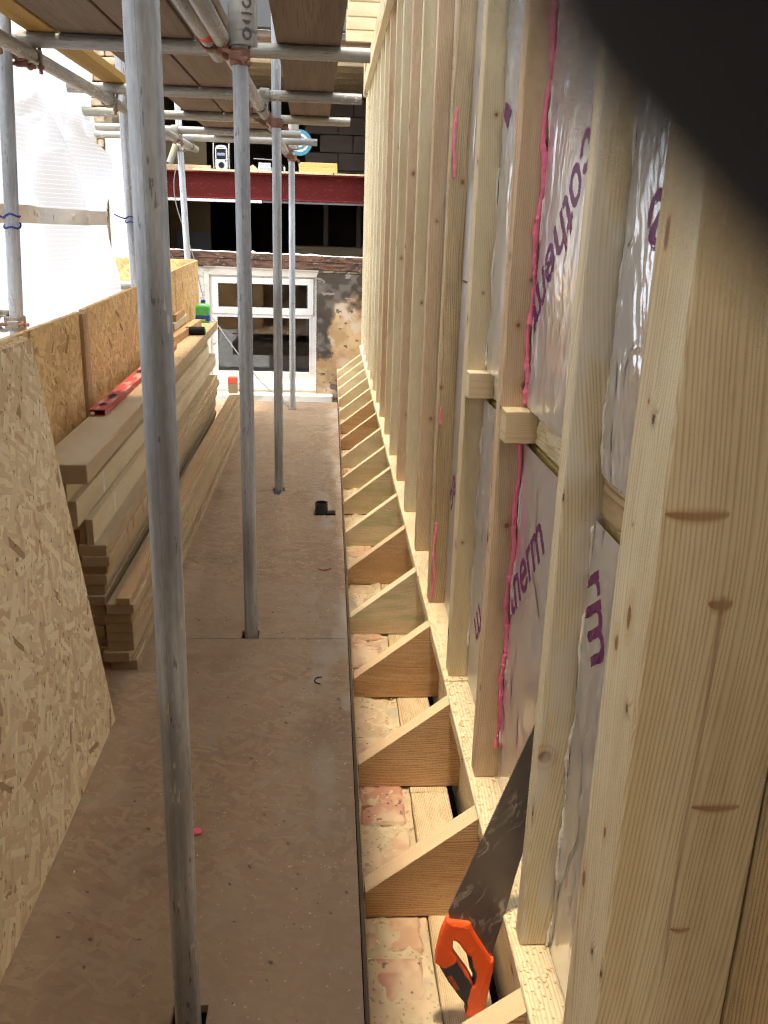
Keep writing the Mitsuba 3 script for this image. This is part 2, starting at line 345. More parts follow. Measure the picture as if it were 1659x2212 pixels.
MATS = dict(
    wood=P(wood_fn, .58, .3), stud=P(marked_fn, .58, .3), osb=P(osb_fn, .62, .3, osb_bump, 8e-4), floor_dust=P(floor_fn, .8, .2), deck=P(deck_fn, .75, .2),
    galv=P(galv_fn, galv_rough, .5, metallic=.40), rust=P(rust_fn, .85, .2), clamp=P(clamp_fn, .6, .4, metallic=.25), brick=P(brick_fn, .9, .2), mortar=P(mortar_fn, .95, .15),
    oldbrick=P(oldbrick_fn, .9, .2), paintbrick=P(paintbrick_fn, .7, .3), burnt=P(burnt_fn, .85, .2), white=P(white_fn, .45, .4), cream=P(cream_fn, .7, .3),
    red=P(red_fn, .65, .15), redlevel=P(redlevel_fn, .5, .4), foil=P(foil_fn, foil_rough, .5, foil_bump, 6e-4, metallic=.78), purple=P((.135, .022, .105), .4, .4), band=P(band_fn, .6, .3),
    foam=P(foam_fn, .9, .1), whitefoam=P((.74, .70, .60), .8, .2), blade=P(blade_fn, .42, .5, metallic=.45), orange=P((.80, .115, .025), .38, .5), darkgrip=P((.028, .030, .038), .55, .4),
    mark=P((.42, .095, .03), .6, .3), sawdust=P(sawdust_wall_fn, .9, .1), interior=P(interior_fn, .9, .1), black=P((.012, .012, .012), .7, .2), darkpipe=P((.025, .026, .028), .45, .4),
    silver=P((.55, .56, .60), .4, .5), screen=P((.20, .23, .42), .3, .5), blue=P((.02, .06, .36), .4, .5), green=P((.10, .50, .13), .3, .5), cyan=P((.05, .22, .32), .5, .4), yellow=P((.66, .42, .04), .5, .4),
    lime=P((.03, .40, .12), .4, .4), pir=P((.58, .44, .16), .8, .2), card=P((.26, .19, .10), .8, .2), cloudy=P((.42, .45, .50), .3, .5), rope=P((.045, .055, .22), .8, .2), cable=P((.22, .22, .21), .6, .3),
    redmark=P((.50, .04, .03), .7, .2), chalk=P((.75, .72, .66), .9, .1), redspray=P((.62, .07, .05), .6, .3), yellowpaint=P((.33, .20, .05), .7, .3), unlit_finger=P((.030, .028, .027), .85, .1),
    felt=P((.10, .10, .10), .9, .1), earth=P((.27, .26, .24), .95, .1), chip=P((.72, .58, .36), .8, .2), gyp=P((.66, .64, .60), .9, .1), wallbehind=P((.30, .24, .19), .9, .1), wire=P((.45, .43, .40), .5, .4, metallic=.5),
    mark_shade=P((.115, .10, .075), .6, .4, metallic=.3), pink=P((.90, .16, .26), .6, .3), redbrush=P((.72, .09, .04), .7, .2), greyboard=P((.20, .19, .20), .7, .2))
MATS["sheet"] = {"type": "principledthin", "base_color": proc(sheet_fn), "roughness": .25, "spec_trans": 0.15, "diff_trans": 1.55, "eta": 1.1}
MATS["glass"] = {"type": "thindielectric", "int_ior": 1.5}
for _k, _v in MATS.items(): scene["mat_" + _k] = _v

# ------------------------------------------------------------------ helpers
def numbered(key):
    if key not in used: used.add(key); return key
    i = 1
    while f"{key}_{i:03d}" in used: i += 1
    used.add(f"{key}_{i:03d}"); return f"{key}_{i:03d}"
used = set()

def thing(name, label, cat, group=None):
    key = numbered(name)
    labels[key] = {"label": label, "category": cat}
    if group: labels[key]["group"] = group
    return key

def put(name, mesh, mat, parent=None, grain=None, k=0, smooth=False, M=None, fresh=None, label=None, cat=None, group=None, kind=None, uvfn=None):
    """ONE entry of scene. grain: the local axis along which wood runs (uv in metres, k picks the piece's tone)."""
    key = numbered((parent + "__" if parent else "") + name)
    v, f = np.asarray(mesh.vertices, float), np.asarray(mesh.faces, int)
    uv = None
    if grain is not None:
        g = np.eye(3)["xyz".index(grain)]
        tri = v[f]
        nn = np.cross(tri[:, 1] - tri[:, 0], tri[:, 2] - tri[:, 0])
        nn /= np.linalg.norm(nn, axis=1, keepdims=True) + 1e-20
        pc = tri - v.mean(0)
        end = np.abs(nn @ g) > 0.75
        cr = np.cross(nn, g)
        cr /= np.linalg.norm(cr, axis=1, keepdims=True) + 1e-9
        dom = np.abs(cr).argmax(1)
        cr *= np.sign(cr[np.arange(len(cr)), dom])[:, None]
        u = tri @ g + 0.37 * (k % 7)
        c = np.einsum("nij,nj->ni", pc, cr) + 0.21 * (nn.argmax(1) - 1)[:, None] * (np.abs(nn).max(1) > .9)[:, None]
        a, b = [np.eye(3)[i] for i in range(3) if i != "xyz".index(grain)]
        u = np.where(end[:, None], pc @ a, u)
        c = np.where(end[:, None], pc @ b, c)
        w = c + 4 * k + np.where(end, 500, 0)[:, None]
        if fresh is not None:
            fr = (nn @ np.asarray(fresh)) > 0.97
            w = np.where(fr[:, None], c + 4 * k + 1000, w)
            s = pc @ g
            u = np.where(fr[:, None], s, u)
        uv = np.stack([u.ravel(), w.ravel()], 1)
        v, f = tri.reshape(-1, 3), np.arange(len(f) * 3).reshape(-1, 3)
        smooth = False
    elif uvfn is not None:
        uv = uvfn(v)
    if M is not None:
        v = v @ M[:3, :3].T + M[:3, 3]
        if np.linalg.det(M[:3, :3]) < 0: f = f[:, ::-1]
    scene[key] = mikit.ply(trimesh.Trimesh(v, f, process=False), "mat_" + mat, smooth=smooth, uv=uv)
    d = {}
    if label: d["label"] = label
    if cat: d["category"] = cat
    if group: d["group"] = group
    if kind: d["kind"] = kind
    if d: labels[key] = d
    return key

_hulls = {}
def bx(x0, x1, y0, y1, z0, z1, ch=0.0015):
    """A box with its arrises taken off."""
    L = np.array([x1 - x0, y1 - y0, z1 - z0]); c = np.array([x0 + x1, y0 + y1, z0 + z1]) / 2
    if ch <= 0:
        return trimesh.creation.box(L, transform=trimesh.transformations.translation_matrix(c))
    ch = min(ch, 0.3 * L.min())
    pts, quads = [], []
    idx = {}
    for a in range(3):
        for s in np.ndindex(2, 2, 2):
            p = np.array([(L[i] / 2 - (0 if i == a else ch)) * (2 * s[i] - 1) for i in range(3)])
            idx[a, s] = len(pts); pts.append(p)
    def q(*ids):
        pp = np.array([pts[i] for i in ids]); n = np.cross(pp[1] - pp[0], pp[2] - pp[0])
        ids = ids if n @ pp.mean(0) > 0 else ids[::-1]
        quads.append(ids)
    for a in range(3):
        b, d = [i for i in range(3) if i != a]
        for sa in (0, 1):
            def S(sb, sd):
                s = [0, 0, 0]; s[a], s[b], s[d] = sa, sb, sd; return tuple(s)
            q(*[idx[a, S(*t)] for t in ((0, 0), (1, 0), (1, 1), (0, 1))])
        for sb in (0, 1):
            for sd in (0, 1):
                def S2(sa):
                    s = [0, 0, 0]; s[a], s[b], s[d] = sa, sb, sd; return tuple(s)
                q(idx[b, S2(0)], idx[b, S2(1)], idx[d, S2(1)], idx[d, S2(0)])
    tris = [t for i in quads for t in ((i[0], i[1], i[2]), (i[0], i[2], i[3]))]
    for s in np.ndindex(2, 2, 2):
        ids = [idx[a, s] for a in range(3)]
        pp = np.array([pts[i] for i in ids]); n = np.cross(pp[1] - pp[0], pp[2] - pp[0])
        tris.append(tuple(ids if n @ pp.mean(0) > 0 else ids[::-1]))
    return trimesh.Trimesh(np.array(pts) + c, np.array(tris), process=False)

def rotz(deg, at=(0, 0, 0)):
    a = math.radians(deg); M = np.eye(4); M[:2, :2] = [[math.cos(a), -math.sin(a)], [math.sin(a), math.cos(a)]]
    at = np.asarray(at, float); M[:3, 3] = at - M[:3, :3] @ at
    return M

def axes(o, x, y, z):
    M = np.eye(4); M[:3, 0], M[:3, 1], M[:3, 2], M[:3, 3] = x, y, z, o
    return M

def along(p0, p1):
    """Matrix that takes local +z from 0 to the way from p0 to p1 (x kept level)."""
    p0, p1 = np.asarray(p0, float), np.asarray(p1, float)
    z = p1 - p0; z /= np.linalg.norm(z)
    ref = np.array([0, 1.0, 0]) if abs(z[1]) < .9 else np.array([0, 0, 1.0])
    y = ref - z * (ref @ z); y /= np.linalg.norm(y)
    return axes(p0, np.cross(y, z), y, z)

def tube_mesh(p0, p1, r=0.02415, wall=0.0036, n=32, k=0, bow=0.0):
    """A hollow tube with uv: metres along, 4k + metres round. Its seam lies on local +y."""
    L = float(np.linalg.norm(np.asarray(p1, float) - np.asarray(p0, float)))
    M = along(p0, p1)
    m = max(2, int(L / .25))
    V, Fc, UV = [], [], []
    def sheet(rr, zs, flip, rs=None):
        b = len(V)
        for i, z in enumerate(zs):
            q = rr if rs is None else rs[i]
            for j in range(n + 1):
                a = math.pi / 2 + 2 * math.pi * j / n
                V.append((q * math.cos(a), q * math.sin(a), z)); UV.append((z, 4 * k + (j / n - .5) * 2 * math.pi * r))
        for i in range(len(zs) - 1):
            for j in range(n):
                a, c = b + i * (n + 1) + j, b + (i + 1) * (n + 1) + j
                t = [(a, a + 1, c + 1), (a, c + 1, c)]
                Fc.extend([x[::-1] for x in t] if flip else t)
    sheet(r, np.linspace(0, L, m), False)
    sheet(r - wall, [0, min(.25, L)], True); sheet(r - wall, [max(0, L - .25), L], True)
    sheet(r, [0, 0], True, [r, r - wall]); sheet(r, [L, L], False, [r, r - wall])
    v = np.array(V)
    if bow: v[:, 0] += bow * np.sin(np.pi * v[:, 2] / L)
    return trimesh.Trimesh(v @ M[:3, :3].T + M[:3, 3], Fc, process=False), np.array(UV)

def tube(name, p0, p1, label, cat, k=0, group=None, parent=None, r=0.02415, wall=.0036, mat="galv"):
    m, uv = tube_mesh(p0, p1, r, wall, k=k)
    return put(name, m, mat, parent, smooth=True, uvfn=lambda v: uv, label=label, cat=cat, group=group)

def sweep(pts, r, n=10, smooth_pts=True, rf=None):
    pts = np.asarray(pts, float)
    if smooth_pts and len(pts) > 2:
        from scipy.interpolate import CubicSpline
        t = np.concatenate([[0], np.cumsum(np.linalg.norm(np.diff(pts, axis=0), axis=1))])
        pts = CubicSpline(t, pts)(np.linspace(0, t[-1], max(8, len(pts) * 8)))
    d = np.gradient(pts, axis=0); d /= np.linalg.norm(d, axis=1, keepdims=True) + 1e-12
    up = np.array([0, 0, 1.0]) if abs(d[0, 2]) < .9 else np.array([1.0, 0, 0])
    V, Fc = [], []
    for i, (p, t) in enumerate(zip(pts, d)):
        a = np.cross(t, up); a /= np.linalg.norm(a) + 1e-12; b = np.cross(t, a); up = -np.cross(t, a) * -1 if False else up
        for j in range(n):
            q = 2 * math.pi * j / n; rr = r if rf is None else rf(i / (len(pts) - 1), q)
            V.append(p + rr * (math.cos(q) * a + math.sin(q) * b))
    m = len(pts)
    for i in range(m - 1):
        for j in range(n):
            a, b2, c, e = i * n + j, i * n + (j + 1) % n, (i + 1) * n + (j + 1) % n, (i + 1) * n + j
            Fc += [(a, b2, c), (a, c, e)]
    V += [pts[0], pts[-1]]
    for j in range(n): Fc += [(m * n, (j + 1) % n, j), (m * n + 1, (m - 1) * n + j, (m - 1) * n + (j + 1) % n)]
    me = trimesh.Trimesh(np.array(V), np.array(Fc), process=False)
    if me.volume < 0: me.invert()
    return me

def cyl(p0, p1, r, n=20, r1=None):
    M = along(p0, p1); L = np.linalg.norm(np.asarray(p1, float) - np.asarray(p0, float)); r1 = r if r1 is None else r1
    c = 0.12 * r
    prof = [(0, 0), (r - c, 0), (r, c), (r1, L - c), (r1 - c, L), (0, L)]
    m = trimesh.creation.revolve(prof, sections=n); m.apply_transform(M); return m

def lathe(prof, o, n=28):
    m = trimesh.creation.revolve(prof, sections=n); m.apply_translation(o); return m

def extr(poly, d):
    gs = [g for g in getattr(poly, "geoms", [poly]) if g.geom_type == "Polygon" and g.area > 1e-8]
    return trimesh.util.concatenate([trimesh.creation.extrude_polygon(g, d, engine="earcut") for g in gs])

def join(*ms): return trimesh.util.concatenate(list(ms))

def hexnut(p, d, r=.011, h=.010):
    m = trimesh.creation.cylinder(r, h, sections=6); M = along(np.asarray(p, float) - np.asarray(d, float) * h / 2, np.asarray(p, float) + np.asarray(d, float))
    m.apply_translation([0, 0, h / 2]); m.apply_transform(M); return m

def ordinal(i): return ["first", "second", "third", "fourth", "fifth", "sixth", "seventh", "eighth", "ninth", "tenth", "eleventh", "twelfth", "thirteenth", "fourteenth", "fifteenth", "sixteenth", "seventeenth", "eighteenth", "nineteenth", "twentieth", "twenty-first"][i]

# ------------------------------------------------------------------ ground and floor
put("ground", bx(-60, 60, -60, 60, -3.4, -3.3, 0), "earth", label="bare trodden ground far below the roof deck", kind="structure")

FX = 0.082
holes = [sbox(-.287, 1.262, -.220, 1.352), sbox(-.309, 2.960, -.246, 3.025), sbox(-.31, 4.865, -.243, 4.93), sbox(-.302, 4.795, -.262, 4.87), sbox(-.325, 7.212, -.262, 7.27), sbox(-.066, 4.425, .046, 4.512)]
floor = numbered("floor"); labels[floor] = {"label": "dusty brown particle board floor of the flat roof deck", "kind": "structure"}
rows = [-2.5, .18, 1.288, 2.958, 4.868, 6.62, 7.575]
for a, b in zip(rows[:-1], rows[1:]):
    cut = [-1.34, FX] if (b - a) > 1.3 else [-1.34, -.62, FX]
    for c, d in zip(cut[:-1], cut[1:]):
        q = sbox(c + .0015, a + .0015, d - (.0 if d == FX else .0015), b - .0015).difference(unary_union(holes))
        gs = [g for g in getattr(q, "geoms", [q]) if g.area > .01]
        m = join(*[extr(g, .018) for g in gs]); m.apply_translation([0, 0, -.018])
        put("board", m, "floor_dust", floor)
put("subfloor", bx(-1.34, .07, -2.5, 7.57, -.30, -.12, 0), "interior", floor)
put("hidden_slab", bx(-2.3, .09, 7.58, 9.86, -.62, -.47, 0), "felt", None, label="added slab hidden between the deck end and the rear wall", kind="structure")  # hidden slab added so bright ground does not mirror in the panes
put("edge_strip", bx(.0845, .0935, .2, 7.57, -.10, -.010, .001), "deck", floor, "y", 3)
put("edge_strip", bx(.0945, .0965, .2, 9.6, -.10, -.022, .0005), "wood", floor, "y", 85)

# ------------------------------------------------------------------ wall top under the wedges
wall = thing("brick_wall_top", "mortar smeared red brick wall top running beside the floor edge below the sloped timbers", "brick wall")
rb = random.Random(3)
y, i = .45, 0
def brickmesh(x0, x1, y0, y1, z0, z1, seed):     # worn arrises and a pitted face
    m = bx(x0, x1, y0, y1, z0, z1, .007).subdivide_to_size(.02)
    v = np.array(m.vertices); q = (v - [x0, y0, z0]) * 45
    v[:, 2] -= np.where(v[:, 2] > z1 - .02, .009 * np.clip(meshkit.fbm(q, 3, seed % 40) - .38, 0, 1), 0); v[:, :2] += .004 * (meshkit.noise(np.stack([q[:, 0], q[:, 1], q[:, 2] + seed], -1))[:, None] - .5)
    m.vertices = v; return m
while y < 10:
    l = .205 + rb.uniform(-.012, .008)
    put("brick", brickmesh(.098 + rb.uniform(-.002, .003), .212 + rb.uniform(-.008, .02), y, y + l, -.14, -.070 + rb.uniform(-.005, .004), i), "brick", wall, "y", i % 90)
    y += l + .016; i += 1
gx, gy = np.meshgrid(np.linspace(.097, .243, 40), np.arange(.4, 10.0, .0045), indexing="ij")
q3 = np.stack([gx * 9, gy * 6, 0 * gx], -1)
mz = -.0790 + .046 * (meshkit.fbm(q3, 4, 3) - .33) + .022 * (meshkit.fbm(q3 * 4, 4, 8) - .42) + .010 * np.clip((gx - .225) / .02, 0, 1) * (meshkit.noise(q3 * 2.2, 4) - .8)
mz = np.minimum(mz, -.0665 + .009 * (meshkit.fbm(q3 * 9, 4, 5) - .3))
mz += .014 * np.clip(meshkit.fbm(q3 * np.array([.9, 1.0, 1]), 3, 21) - .60, 0, 1) / .4
ni, nj = gx.shape
ids = np.arange(ni * nj).reshape(ni, nj)
quad = np.stack([ids[:-1, :-1], ids[1:, :-1], ids[1:, 1:], ids[:-1, 1:]], -1).reshape(-1, 4)
mort = trimesh.Trimesh(np.stack([gx, gy, mz], -1).reshape(-1, 3), np.vstack([quad[:, [0, 1, 2]], quad[:, [0, 2, 3]]]), process=False)
put("mortar_bed", mort, "mortar", wall, smooth=True)
yy = .4
for j, (l, kk) in enumerate([(1.72, 97), (1.44, 94), (2.3, 98), (3.0, 95), (1.2, 96)]):
    put("wall_plate", bx(.2455, .352 + .004 * math.sin(j * 3), yy, yy + l - .004, -.15, -.067 - .003 * (j % 2), .003), "wood", wall, "y", [66, 71, 64, 69, 62][j]); yy += l
put("core", bx(.10, .60, .3, 10.0, -.9, -.152, 0), "black", wall)

# ------------------------------------------------------------------ stud wall
frame = thing("timber_stud_wall", "long new timber stud wall with foil faced insulation along the right side of the deck", "stud wall")
SX = .362
for a, b, kk in [(-.9, .42, 8), (.42, 2.272, 3), (2.276, 5.4, 9), (5.403, 8.1, 5), (8.103, 9.97, 4)]:
    put("sole_plate", bx(.347, .495, a, b, .160, .2, .003), "wood", frame, "y", kk)
for a, b, kk in [(-.9, 3.05, 11), (3.053, 6.6, 12), (6.603, 9.97, 6)]:
    put("rim_board", bx(.386, .432, a, b, -.15, .1585, .002), "wood", frame, "y", kk)
studs = [(.883, .120, .535), (1.278, .040, .5), (1.80, .052, .5), (2.30, .062, .5), (2.835, .055, .5), (3.355, .055, .5), (3.875, .055, .5), (4.40, .058, .5), (4.94, .06, .5), (5.48, .06, .5), (6.03, .06, .5), (6.55, .06, .5),
         (7.07, .06, .5), (7.60, .06, .5), (8.13, .06, .5), (8.66, .06, .5), (9.15, .06, .5), (9.90, .06, .5)]
tone = [11, 12, 55, 10, 68, 57, 4, 53, 7, 9, 51, 9, 2, 8, 3, 10, 6, 1]
for i, (sy, w, xe) in enumerate(studs):
    lean = [.004, -.002, .003, -.003, .002][i % 5]
    m = bx(SX + (.001 if i % 2 else -.001), xe, sy, sy + w, .2005, 3.0, .0025 if i else .003)
    put("stud", m, "stud", frame, "z", tone[i], label={0: "thick olive stud nearest the camera, at the right edge of the view", 1: "dusty stud behind the saw, with a large dark knot low down"}.get(i))
put("stud", bx(.537, .72, .872, .96, .2005, 3.0, .002), "wood", frame, "z", 65)
put("stud", bx(SX, .5, .34, .39, .2005, 3.0, .002), "wood", frame, "z", 70); put("stud", bx(SX, .5, -.18, -.13, .2005, 3.0, .002), "wood", frame, "z", 70)
put("stud", bx(SX, .5, -.7, -.65, .2005, 3.0, .002), "wood", frame, "z", 70)
put("head_binder", bx(.318, .3605, -.9, 9.42, 2.705, 2.83, .002), "wood", frame, "y", 9)
put("head_binder", bx(.322, .3605, 9.43, 9.62, 2.69, 3.0, .002), "wood", frame, "y", 4)
put("head_plate", bx(.36, .5, -.9, 9.97, 3.002, 3.05, .002), "wood", frame, "y", 2)
for i in range(13):
    yj = 8.87 - .5 * i
    put("roof_joist", bx(.128 + .004 * math.sin(i * 5), 1.6, yj, yj + .047, 3.052, 3.20, .002), "wood", frame, "x", [3, 9, 5, 2, 7][i % 5])
put("sheathing", bx(.501, .519, .94, 10.0, -.15, 3.05, 0), "osb", frame, "z", 2)
put("sheathing", bx(.721, .739, -2.5, 1.0, -.15, 3.05, 0), "osb", frame, "z", 2)

def lettering(text, height, o, angle, bold=True):
    """Print on the foil: thin lettering in the plane facing -x, its line turned by angle."""
    m = meshkit.text_mesh(text, height, .0004, bold)
    m.apply_translation([-m.bounds.mean(0)[0], -height / 2, 0])
    a = math.radians(angle)
    # local x runs towards -y (left to right when seen from -x), local y up, local z towards -x
    ex, ey = np.array([0, -math.cos(a), math.sin(a)]), np.array([0, math.sin(a), math.cos(a)])
    m.apply_transform(axes(np.asarray(o, float), ex, ey, np.array([-1.0, 0, 0])))
    return m

IX = .416
def foil_dx(gy, gz, i, n):
    a, b = studs[i][0] + studs[i][1], studs[i + 1][0]
    dx = .004 * (meshkit.fbm(np.stack([gy * 6, gz * 4, 0 * gy + i], -1), 3, 4) - .5) + .005 * np.clip(np.abs((gy - (a + b) / 2) / ((b - a) / 2)) - .86, 0, 1)
    if i < 3:
        wv = meshkit.noise(np.stack([gy * 7, gz * 2.5, 0 * gy + 3 * i + n], -1)) * 2.4
        rd1 = 1 - np.abs(2 * meshkit.noise(np.stack([gy * 38 + gz * 9 + wv, gz * 6 + wv, 0 * gy + i], -1)) - 1)
        rd2 = 1 - np.abs(2 * meshkit.noise(np.stack([gy * 90 - gz * 20 + wv, gz * 16, 0 * gy + 7 + i], -1)) - 1)
        on = np.clip((meshkit.fbm(np.stack([gy * 4, gz * 2.6, 0 * gy + 5 * i + 2 * n], -1), 3) - (.34 if n else .52)) / .14, 0, 1)
        dx = dx - on * (.0032 * rd1 ** 3 + .0020 * rd2 ** 4)
    return dx
for i in range(len(studs) - 1):
    a, b = studs[i][0] + studs[i][1], studs[i + 1][0]
    lo, hi = (1.03, 1.105) if i in (0, 1, 2) else (1.30 + .03 * (i % 3), 1.305 + .03 * (i % 3))
    for n, (z0, z1) in enumerate([(.203, lo), (hi, 2.99)]):
        ny, nz = (60, 260) if i < 3 else (14, 60)
        gy, gz = np.meshgrid(np.linspace(a + .004, b - .006, ny), np.linspace(z0, z1, nz), indexing="ij")
        dx = foil_dx(gy, gz, i, n)
        ids = np.arange(ny * nz).reshape(ny, nz)
        qd = np.stack([ids[:-1, :-1], ids[:-1, 1:], ids[1:, 1:], ids[1:, :-1]], -1).reshape(-1, 4)
        front = trimesh.Trimesh(np.stack([IX + dx, gy, gz], -1).reshape(-1, 3), np.vstack([qd[:, [0, 1, 2]], qd[:, [0, 2, 3]]]), process=False)
        put("insulation_panel", front, "foil", frame, smooth=True)
# wood behind the foil edges (the panels' bodies)
for i in range(len(studs) - 1):
    a, b = studs[i][0] + studs[i][1], studs[i + 1][0]
    lo, hi = (1.028, 1.107) if i in (0, 1, 2) else (1.30, 1.301)
    put("insulation_core", bx(IX + .016, .4985, a + .003, b - .004, .204, lo, 0), "pir", frame); put("insulation_core", bx(IX + .016, .4985, a + .003, b - .004, hi, 2.98, 0), "pir", frame)
for txt, h, o, ang in [("ecotherm", .089, (IX, 1.623, 1.453), 225.5), ("ecotherm", .089, (IX, 1.771, .706), 47), ("rm", .089, (IX, 1.212, .892), -54),
                       ("e", .095, (IX, 1.140, 1.462), 225), ("m", .089, (IX, 2.165, .425), 235), ("ec", .089, (IX, 2.762, .62), 235)]:
    m = lettering(txt, h, o, ang).subdivide_to_size(.012)
    v = np.array(m.vertices); i = int(np.searchsorted([a[0] for a in studs], o[1])) - 1
    v[:, 0] += foil_dx(v[:, 1], v[:, 2], i, int(o[2] > 1.07)) - .0002
    keep = (v[m.faces][:, :, 1].max(1) < studs[i + 1][0] - .004) & (v[m.faces][:, :, 1].min(1) > studs[i][0] + studs[i][1])
    m = trimesh.Trimesh(v, m.faces[keep], process=False)
    put("lettering", m, "purple", frame)
m = extr(Polygon([(2.259, 1.744), (2.185, 1.717), (2.216, 1.680), (2.270, 1.713)]), .0004); m.apply_transform(axes((IX - .0031, 0, 0), (0, 1, 0), (0, 0, 1), (1, 0, 0))); put("lettering", m, "purple", frame)

# noggins: a stub left against the stud, the rest cut back
for i in (1, 2):
    s1, w1, _ = studs[i]; s2 = studs[i + 1][0]
    st = bx(SX + .001, .430, s2 - .052, s2 - .0005, 1.036, 1.103, .0015)
    put("noggin", st, "wood", frame, "y", 20 + i, fresh=(0, -1, 0))
    rough = bx(.428, .497, s1 + w1 + .001, s2 - .053, 1.037, 1.102, .003).subdivide().subdivide().subdivide()
    rv = np.array(rough.vertices); rv[:, 0] += np.where(rv[:, 0] < .45, .012 * (meshkit.noise(rv * np.array([1, 60, 60])) - .5), 0); rough.vertices = rv
    put("noggin", rough, "wood", frame, "y", 12 + i, label=None)
put("noggin", bx(.424, .497, 1.005, 1.277, 1.034, 1.10, .003), "wood", frame, "y", 72)

def bead(y, x, z0, z1, r, seed, amp=1.0):
    n = int((z1 - z0) / .0035)
    zs = np.linspace(z0, z1, n)
    g = random.Random(seed)
    pts = np.stack([x + .003 * np.sin(zs * 31 + seed), y + .004 * np.sin(zs * 17 + seed), zs], 1)
    lump = meshkit.fbm(np.stack([zs * 22, 0 * zs + seed, 0 * zs], 1), 3, seed); fine = meshkit.noise(np.stack([zs * 230, 0 * zs + seed, 0 * zs], 1), seed)
    rr = r * (.55 + amp * .6 * np.clip(lump - .3, 0, 1) + .45 * fine ** 2)
    rr[[0, -1]] *= .3
    return sweep(pts, r, 9, False, lambda t, q: rr[min(n - 1, int(t * (n - 1)))] * (1 + .35 * math.sin(3 * q + 40 * t * (z1 - z0) * 3)))
y = 1.80
put("foam_seam", bead(1.797, .409, .275, 1.03, .0060, 3), "foam", frame, smooth=True)
put("foam_seam", bead(1.797, .409, 1.108, 2.35, .0060, 4, 1.0), "foam", frame, smooth=True)
for (yy2, z0, z1, sd) in [(2.832, .21, .50, 5), (2.832, .84, .90, 15), (2.832, 1.60, 1.80, 8)]:
    put("foam_seam", bead(yy2, .372, z0, z1, .0042, sd), "foam", frame, smooth=True)
for (yy2, z0, z1, sd) in [(1.788, .3, 1.03, 21), (1.788, 1.11, 2.2, 22), (1.272, .2, 1.02, 11), (1.272, 1.11, 1.75, 12), (2.296, 1.11, 1.6, 13), (2.296, .3, .95, 14)]:
    put("foil_fringe", bead(yy2, .4165, z0, z1, .0030, sd, 1.5), "whitefoam", frame, smooth=True)

# ------------------------------------------------------------------ the sloped wedges
ys = [.645, 1.138, 1.646, 2.146, 2.647, 3.138, 3.646, 4.142, 4.653, 5.15, 5.644, 6.153, 6.66, 7.17, 7.70, 8.22, 8.74, 9.24]
wt = [33, 36, 31, 38, 34, 22, 35, 25, 27, 16, 12, 37, 39, 13, 9, 7, 5, 3]
wl = ["pale sloped wedge lowest in the view, its cut face just below the saw handle", "knotted orange sloped wedge whose lower right corner is behind the saw blade", "orange brown sloped wedge with an oval ring figure, beyond the one behind the saw", "reddish brown sloped wedge beside the nail lying on yellow mortar",
      "green stained sloped wedge with a dark drip mark near its right end", "red brown sloped wedge just beyond the green stained one"]
for i, (yk, kk) in enumerate(zip(ys, wt)):
    prof = Polygon([(.0975, -.066), (.0975, .003), (.3455, .198), (.3455, .1588), (.3852, .1588), (.3852, -.066)])
    m = extr(prof, .050)
    m.vertices = np.stack([m.vertices[:, 0], .05 - m.vertices[:, 2], m.vertices[:, 1]], 1)
    j = i - 1
    if i == 0: lab = "sloped wedge nearest the camera below the bottom edge of the view"
    elif j < len(wl): lab = wl[j]
    else: lab = f"small sloped timber wedge, the {ordinal(j)} from the camera along the foot of the stud wall"
    n = np.array([-.195, 0, .248]); n /= np.linalg.norm(n)
    if i == 0: continue
    put("sloped_wedge", m, "wood", None, "x", kk, M=rotz((-1) ** i * .4, (.2, yk, 0)) @ axes((0, yk, 0), (1, 0, 0), (0, 1, 0), (0, 0, 1)), fresh=n, label=lab, cat="timber wedge", group="sloped timber wedges along the foot of the stud wall")

# ------------------------------------------------------------------ scaffold
def standard(base, mid, ztop, zbot, label, k):
    base, mid = np.asarray(base, float), np.asarray(mid, float)
    d = (mid - base) / (mid[2] - base[2])
    return tube("scaffold_standard", base + d * (zbot - base[2]), base + d * (ztop - base[2]), label, "scaffold pole", k, "upright scaffold poles")
standard((-.252, 1.310, 0), (-.2495, 1.317, 1.725), 3.6, -.30, "nearest and thickest looking upright galvanised scaffold pole, standing in a dark floor hole", 3)
standard((-.275, 2.995, 0), (-.277, 2.995, 1.835), 2.3, -.30, "upright scaffold pole with the stamped sleeve at its top, second from the camera", 5)
standard((-.276, 4.900, 0), (-.276, 4.906, 1.98), 3.6, -.30, "third upright scaffold pole from the camera, in line with the small floor notch", 9)
standard((-.291, 7.242, 0), (-.294, 7.242, 1.945), 2.05, -.30, "thin looking upright scaffold pole right of the window, at the far end of the floor", 7)
standard((-1.120, 3.30, 1.149), (-1.088, 3.30, 1.77), 3.6, -.3, "upright scaffold pole at the left edge with blue rope tied round it", 11)
standard((-1.086, 5.15, 1.296), (-1.098, 5.15, 2.177), 3.6, -.3, "upright scaffold pole half hidden behind the nearest pole, beside the white sheet", 13)
standard((-1.109, 7.24, 1.233), (-1.136, 7.24, 2.169), 3.6, -.3, "leaning scaffold pole left of the window behind the boarded corner", 15)
TZ = 2.03
for y0, x0, x1, kk, lab in [(3.44, -1.26, .137, 45, "nearest cross tube under the boards, with a sunlit right end"), (4.56, -1.215, .146, 46, "second cross tube under the boards, blue stained at its right end"),
                            (5.53, -1.434, .112, 62, "third cross tube under the boards, yellowish at its left end"), (6.38, -1.62, -.198, 47, "fourth cross tube under the boards, in front of the radio"),
                            (6.91, -1.72, -.096, 48, "farthest and lowest looking cross tube under the boards")]:
    tube("scaffold_transom", (x0, y0 - .012, TZ), (x1, y0 + .015, TZ), lab, "scaffold tube", kk, "cross tubes under the scaffold boards")
